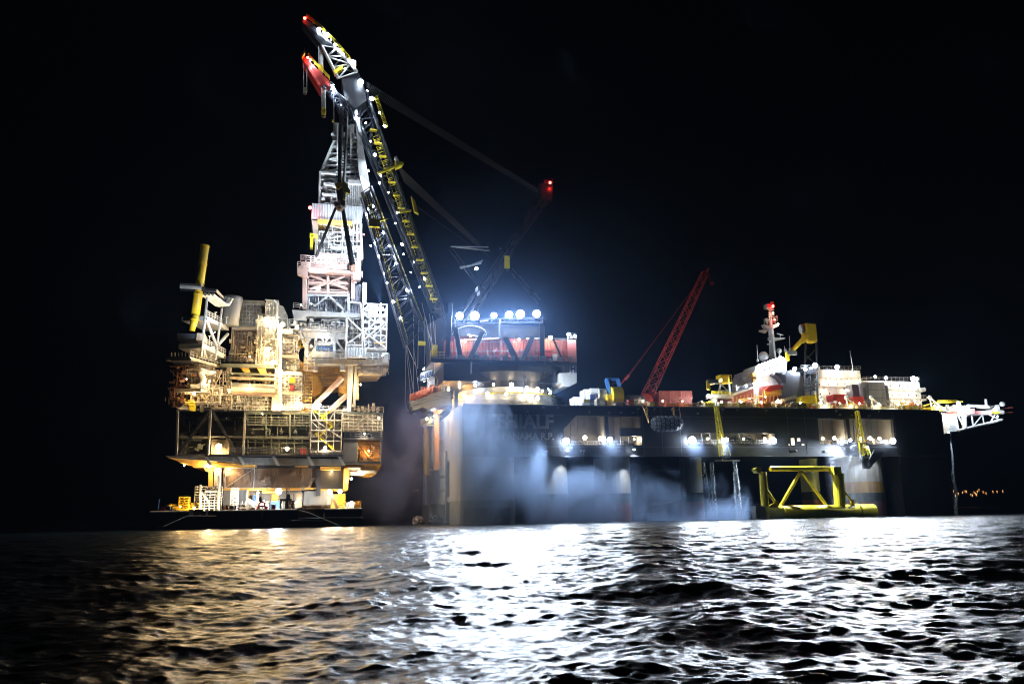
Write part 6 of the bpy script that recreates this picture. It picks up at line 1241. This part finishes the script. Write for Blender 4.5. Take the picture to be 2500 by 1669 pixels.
mb = MB(); mb.clutter(BG, 842, 1224, 882, 1246, 4, 12, 90, 82, .6); build('ochre_pipe_pile', mb, M['ochre'], label='tangle of ochre pipes and railings at the right end of the barge', cat='pipes')
mb = MB(); mb.scaff(BG, 844, 1226, 864, 1246, 3, 3, 4, 4, .1, True); build('railed_cage', mb, M['galv'], label='pale railed cage beside the ochre pipes at the right barge end', cat='cage')
mb = MB(); mb.clutter(BG, 572, 1222, 650, 1246, 8, 24, 110, 83, .8); build('white_pipe_pile', mb, M['white'], label='pale pipes and railings heaped on deck left of the bright work lamp', cat='pipes')
mb = MB(); mb.clutter(BG, 736, 1232, 806, 1247, 4, 12, 100, 84, .6); mb.scaff(BG, 738, 1233, 806, 1247, 5, 2, 9, 3, .1, False); build('deck_grating_rack', mb, M['brown'], label='brown racks of gratings beneath the right grey support block', cat='rack')
# inner bright structure behind the lamp
t = bthing('work_shelter', 'brightly lit white and blue work shelter behind the barge lamp', 'shelter', 670, 22); mb = MB(); mb.px(BG, 585, 1196, 736, 1246, 26, .6, zb=bz + .03); build('back_wall', mb, M['grey'], t)
mb = MB(); mb.px(BG, 584, 1204, 594, 1232, 20, 2); mb.px(BG, 618, 1208, 626, 1240, 20, 2); mb.px(BG, 661, 1222, 682, 1240, 18, 3, zb=bz + .03); sep('blue_panel', mb, M['blue'], t)
mb = MB(); mb.px(BG, 663, 1204, 680, 1222, 22, 2); mb.px(BG, 640, 1198, 676, 1203, 18, 2); mb.px(BG, 596, 1193, 608, 1206, 20, 3); sep('yellow_beam', mb, M['ochre'], t)
mb = MB(); mb.px(BG, 722, 1203, 738, 1245, 20, 3, zb=bz + .03); build('cream_door', mb, M['ivory'], t)
mb = MB()
for s in ((594, 1218, 626, 1242), (606, 1218, 640, 1240), (738, 1214, 720, 1228), (628, 1206, 630, 1246), (600, 1200, 600, 1246)): mb.pbar(BG, *s, 17, .35, 6)
build('ramp_rail', mb, M['galv'], t)
# dark mooring tower, red A frame, winch, drums
t = bthing('mooring_tower', 'dark boxy machinery tower in front of the bright shelter', 'tower', 695, 4); mb = MB(); BX(mb, 684, 1217, 688, 4, 4); BX(mb, 712, 1222, 716, 4, 4); BX(mb, 696, 1216, 704, 4, 4); mb.px(BG, 684, 1217, 712, 1222, 4, 4); mb.px(BG, 699, 1206, 708, 1217, 5, 2); mb.px(BG, 716, 1206, 717, 1222, 5, .4); build('frame', mb, M['dark'], t)
mb = MB(); mb.scaff(BG, 699, 1192, 706, 1206, 5, 1.5, 1, 3, .12, False); build('ladder_cage', mb, M['dark'], t)
mb = MB(); mb.scaff(BG, 706, 1222, 718, 1246, 4, 2, 3, 3, .12, True); build('red_frame', mb, M['rust'], t)
t = bthing('red_a_frame', 'small red A frame with a dark finial on the barge edge', 'frame', 640, 1); mb = MB(); z0 = bz + .03
def BP(x, y, v): return BG.at(x, y, v)
for s in ((634, 1226, 628, 1246), (645, 1226, 650, 1246), (634, 1225, 645, 1225), (632, 1235, 648, 1235)): mb.pbar(BG, *s, 1, .28, 5)
mb.pbar(BG, 626, 1246, 654, 1246, 1, .4, 5); build('frame', mb, M['red'], t)
mb = MB(); c = BP(636, 1218, 1); mb.sphere(c, .5, 8, 6, (1, 1, 1.6)); mb.bar(c, BP(636, 1226, 1), .1); build('finial', mb, M['dark'], t)
for x, w_, h, m, lab in ((667, 10, 11, 'red', 'red box right of the small A frame on the barge'), (395, 6, 9, 'red', 'red white striped drum near the left end of the barge'), (400, 4, 9, 'boxred', 'second reddish drum near the left end of the barge'), (571, 9, 9, 'boxred', 'reddish box behind the ring shaped fairlead'), (651, 5, 8, 'red', 'small red bollard box beside the A frame'), (617, 9, 4, 'boxred', 'low orange winch bed left of the A frame')):
    t = bthing('deck_box', lab, 'box', x, 1.2); u = BG.uz(x, 1240, 1.2)[0]; ww = w_ * .115 / 2; mb = MB(); mb.box(BG, u - ww, u + ww, 1.2, 2.4, z0, z0 + h * .115); build('body', mb, M[m], t)
    mb = MB(); mb.box(BG, u - ww - .06, u + ww + .06, 1.1, 2.5, z0 + h * .115, z0 + h * .115 + .1); build('lid', mb, M['rust'], t)
for x, lab in ((410, 'dark mooring winch reel at the left end of the barge'), (565, 'white rimmed ring fairlead on the barge edge')):
    t = bthing('fairlead', lab, 'fairlead', x, 1); mb = MB(); c = BG.P(BG.uz(x, 1240, 1)[0], 1, z0 + .75); mb.torus(c, NN, .6, .2, 14, 6); build('ring', mb, M['white' if x > 500 else 'dark'], t)
    mb = MB(); mb.cbox(c + DD * .3 + NN * .5 - ZZ * .1, 1.7, .8, 1.3); build('body', mb, M['dark' if x < 500 else 'rust'], t)
mb = MB(); mb.pbar(BG, 388, 1222, 386, 1243, 1, .08); mb.cbox(BP(388, 1221, 1), .35, .35, .6); build('deck_lamp_post', mb, M['blue'], label='thin blue topped post at the far left of the barge', cat='post')
mb = MB()
for k in range(5): mb.torus(BP(640 + .4 * math.sin(k * 2), 1247 + k * 3, -.15), NN if k % 2 else DD, .3, .1, 8, 4)
build('mooring_chain', mb, M['rust'], label='rusty chain hanging down the barge side below the A frame', cat='chain')
mb = MB(); mb.pbar(BG, 462, 1257, 400, 1284, -.4, .1, 5, v2=-3); build('mooring_rope', mb, M['rope'], label='mooring rope running down left from the barge side into the water', cat='rope')
mb = MB(); mb.path([BP(722, 1242, .5), BP(736, 1246, -.3), BP(752, 1250, -.4), BP(830, 1283, -3)], .11, 5); build('mooring_rope', mb, M['rope'], label='mooring rope slanting down right from the barge side into the water', cat='rope')
mb = MB(); mb.path([BP(722, 1242, .8), BP(734, 1240, .8), BP(748, 1244, .6), BP(760, 1244, .5), BP(772, 1248, .3)], .28, 6); build('hose_bundle', mb, M['dark'], label='dark hose bundle lying over the barge edge beside the mooring tower', cat='hose')
# lamps on the barge
for x, y, v, p, c_, r in ((680, 1199, 8, 7000, 'cool', .85), (804, 1199, 10, 1500, 'soft', .45), (830, 1199, 10, 1500, 'soft', .45), (858, 1226, 3, 400, 'soft', .25), (474, 1240, 4, 900, 'warm', .3), (508, 1226, 4.5, 1100, 'soft', .15), (630, 1202, 16, 2200, 'cool', .3), (706, 1230, 16, 1500, 'soft', .2), (560, 1240, 3, 500, 'soft', .15), (440, 1236, 2, 350, 'warm', .15), (845, 1240, 1.5, 500, 'amber', .15), (575, 1200, 4, 700, 'soft', .2)):
    lamp(bg_, BG.at(x, y, v), p * .9, 'soft' if c_ == 'cool' and r < .8 else c_, r=r)
# ------------------------------------------------------------------ haze and smoke
def volmat(name, col, dens, an):
    m = bpy.data.materials.new(name); m.use_nodes = True; N = m.node_tree.nodes; L = m.node_tree.links
    for n in list(N):
        if n.type != 'OUTPUT_MATERIAL': N.remove(n)
    v = N.new('ShaderNodeVolumePrincipled'); v.inputs['Color'].default_value = (*col, 1); v.inputs['Density'].default_value = dens; v.inputs['Anisotropy'].default_value = an
    L.new(v.outputs[0], N['Material Output'].inputs['Volume']); return m, v, N, L
m, *_x = volmat('haze_air', (.45, .65, 1.0), HAZE, .1)
mb = MB(); mb.hexa([(-5200, -60, -4), (5200, -60, -4), (5200, 9200, -4), (-5200, 9200, -4), (-5200, -60, 190), (5200, -60, 190), (5200, 9200, 190), (-5200, 9200, 190)])
build('haze', mb, m, kind='stuff')
def smoke(name, lab, fr, u0, u1, v0, v1, z1, dens, top, scale=.09, col=(.4, .55, .84), seed=0.0, thr=(.45, .63)):
    """soft smoke in a box; top = (u, height) pairs of its billowing upper edge"""
    m, v, N, L = volmat(name + '_volume', col, 0, .2)
    mb = MB(); mb.hexa([(u0, v0, -.2), (u1, v0, -.2), (u1, v1, -.2), (u0, v1, -.2), (u0, v0, z1), (u1, v0, z1), (u1, v1, z1), (u0, v1, z1)])
    me = bpy.data.meshes.new(name); me.from_pydata(mb.v, [], mb.f); me.update(); me.materials.append(m); o = bpy.data.objects.new(name, me); COL.objects.link(o)
    o.location = tuple(fr.o); o.rotation_euler = (0, 0, ANG); o['kind'] = 'stuff'; o['label'] = lab
    tc = N.new('ShaderNodeTexCoord'); sp = N.new('ShaderNodeSeparateXYZ'); L.new(tc.outputs['Object'], sp.inputs[0])
    mr = N.new('ShaderNodeMapRange'); mr.inputs[1].default_value = u0; mr.inputs[2].default_value = u1; L.new(sp.outputs[0], mr.inputs[0])
    fc = N.new('ShaderNodeFloatCurve'); c = fc.mapping.curves[0]
    for i, (t, h) in enumerate(top):
        if i < 2: c.points[i].location = (t, h / z1)
        else: c.points.new(t, h / z1)
    fc.mapping.update(); L.new(mr.outputs[0], fc.inputs['Value'])
    ns = N.new('ShaderNodeTexNoise'); ns.inputs['Scale'].default_value = scale; ns.inputs['Detail'].default_value = 6; ns.inputs['Roughness'].default_value = .55; ns.inputs['Distortion'].default_value = 1.1
    mp = N.new('ShaderNodeMapping'); mp.inputs['Location'].default_value = (seed, seed * 1.7, 0); mp.inputs['Scale'].default_value = (1, 1, .8); L.new(tc.outputs['Object'], mp.inputs[0]); L.new(mp.outputs[0], ns.inputs['Vector'])
    def mth(op, a, b, clamp=False):
        n = N.new('ShaderNodeMath'); n.operation = op; n.use_clamp = clamp
        for k, x in enumerate((a, b)):
            if isinstance(x, (int, float)): n.inputs[k].default_value = x
            else: L.new(x, n.inputs[k])
        return n.outputs[0]
    hgt = mth('MULTIPLY', fc.outputs[0], z1); jit = mth('MULTIPLY', mth('SUBTRACT', ns.outputs[0], .5), z1 * .8)
    edge = mth('DIVIDE', mth('SUBTRACT', mth('ADD', hgt, jit), sp.outputs[2]), z1 * .28, True)
    n2 = N.new('ShaderNodeMapRange'); n2.inputs[1].default_value = thr[0]; n2.inputs[2].default_value = thr[1]; n2.inputs[3].default_value = .1; L.new(ns.outputs[0], n2.inputs[0])
    def fade(o_, lo, hi, w):
        a = mth('DIVIDE', mth('SUBTRACT', o_, lo), w, True); b = mth('DIVIDE', mth('SUBTRACT', hi, o_), w, True); return mth('MULTIPLY', a, b)
    d = mth('MULTIPLY', mth('MULTIPLY', edge, n2.outputs[0]), mth('MULTIPLY', fade(sp.outputs[0], u0, u1, (u1 - u0) * .1), fade(sp.outputs[1], v0, v1, (v1 - v0) * .35)))
    L.new(mth('MULTIPLY', d, dens), v.inputs['Density']); m.cycles.volume_step_rate = 1.0 if u1 - u0 > 40 else .8
    return o
smoke('smoke', 'blue grey exhaust smoke rolling down the stern column and drifting along the waterline', VS, -9, 92, -16, 1.0, 36, .2, ((0, 30), (1, 2), (.08, 34), (.16, 33), (.27, 24), (.36, 15), (.5, 14), (.62, 12), (.75, 10), (.86, 8)), .085)
smoke('steam', 'thin wisp of steam blown out beside the right hand opening', VS, 112, 128, -7, -1, 24, .10, ((0, 22), (1, 12), (.5, 21)), .28, (.8, .85, 1), 3.0, (.55, .75))
def mist(name, lab, c, rad, dens, col, ns_=0):
    m, v, N, L = volmat(name + '_volume', col, 0, .15)
    mb = MB(); mb.sphere((0, 0, 0), 1.0, 20, 12); me = bpy.data.meshes.new(name); me.from_pydata([(p[0] * rad[0], p[1] * rad[1], p[2] * rad[2]) for p in mb.v], [], mb.f); me.update(); me.materials.append(m)
    o = bpy.data.objects.new(name, me); COL.objects.link(o); o.location = tuple(c); o['kind'] = 'stuff'; o['label'] = lab
    tc = N.new('ShaderNodeTexCoord'); mp = N.new('ShaderNodeMapping'); mp.inputs['Scale'].default_value = (1 / rad[0], 1 / rad[1], 1 / rad[2]); L.new(tc.outputs['Object'], mp.inputs[0])
    ln = N.new('ShaderNodeVectorMath'); ln.operation = 'LENGTH'; L.new(mp.outputs[0], ln.inputs[0])
    mr = N.new('ShaderNodeMapRange'); mr.interpolation_type = 'SMOOTHSTEP'; mr.inputs[1].default_value = .05; mr.inputs[2].default_value = .95; mr.inputs[3].default_value = dens; mr.inputs[4].default_value = 0; L.new(ln.outputs['Value'], mr.inputs[0])
    if ns_:
        n = N.new('ShaderNodeTexNoise'); n.inputs['Scale'].default_value = ns_; n.inputs['Detail'].default_value = 6; n.inputs['Distortion'].default_value = 1.0; L.new(tc.outputs['Object'], n.inputs['Vector'])
        r2 = N.new('ShaderNodeMapRange'); r2.inputs[1].default_value = .4; r2.inputs[2].default_value = .62; r2.inputs[3].default_value = .12; L.new(n.outputs[0], r2.inputs[0])
        mu = N.new('ShaderNodeMath'); mu.operation = 'MULTIPLY'; L.new(mr.outputs[0], mu.inputs[0]); L.new(r2.outputs[0], mu.inputs[1]); L.new(mu.outputs[0], v.inputs['Density'])
    else: L.new(mr.outputs[0], v.inputs['Density'])
    return o
mist('smoke', 'thick blue grey smoke climbing the stern column', VS.at(1140, 1125, -5), (12, 6, 23), .22, (.44, .58, .86), .11)
mist('mist', 'faint bluish mist glowing around the floodlit crane', W(1230, 840, 245), (84, 60, 80), .0015, (.27, .47, .95))
mist('smoke_drift', 'thin violet grey smoke drifting through the gap between platform and ship', W(978, 1130, 258), (26, 15, 32), .13, (.42, .46, .8), .07)
for x, y, r_, dn in ((1706, 1102, 5.0, .05), (1398, 1102, 5.0, .03), (1500, 1104, 5.5, .03), (1764, 1096, 4.0, .03), (1470, 1150, 7, .03)):
    mist('steam', 'soft puff of steam glowing under a bright lamp on the ship side', VS.at(x, y, -4.5), (r_, 3, r_ * .9), dn, (.45, .58, .85))
print('lights', NL[0], 'objects', len(bpy.data.objects))
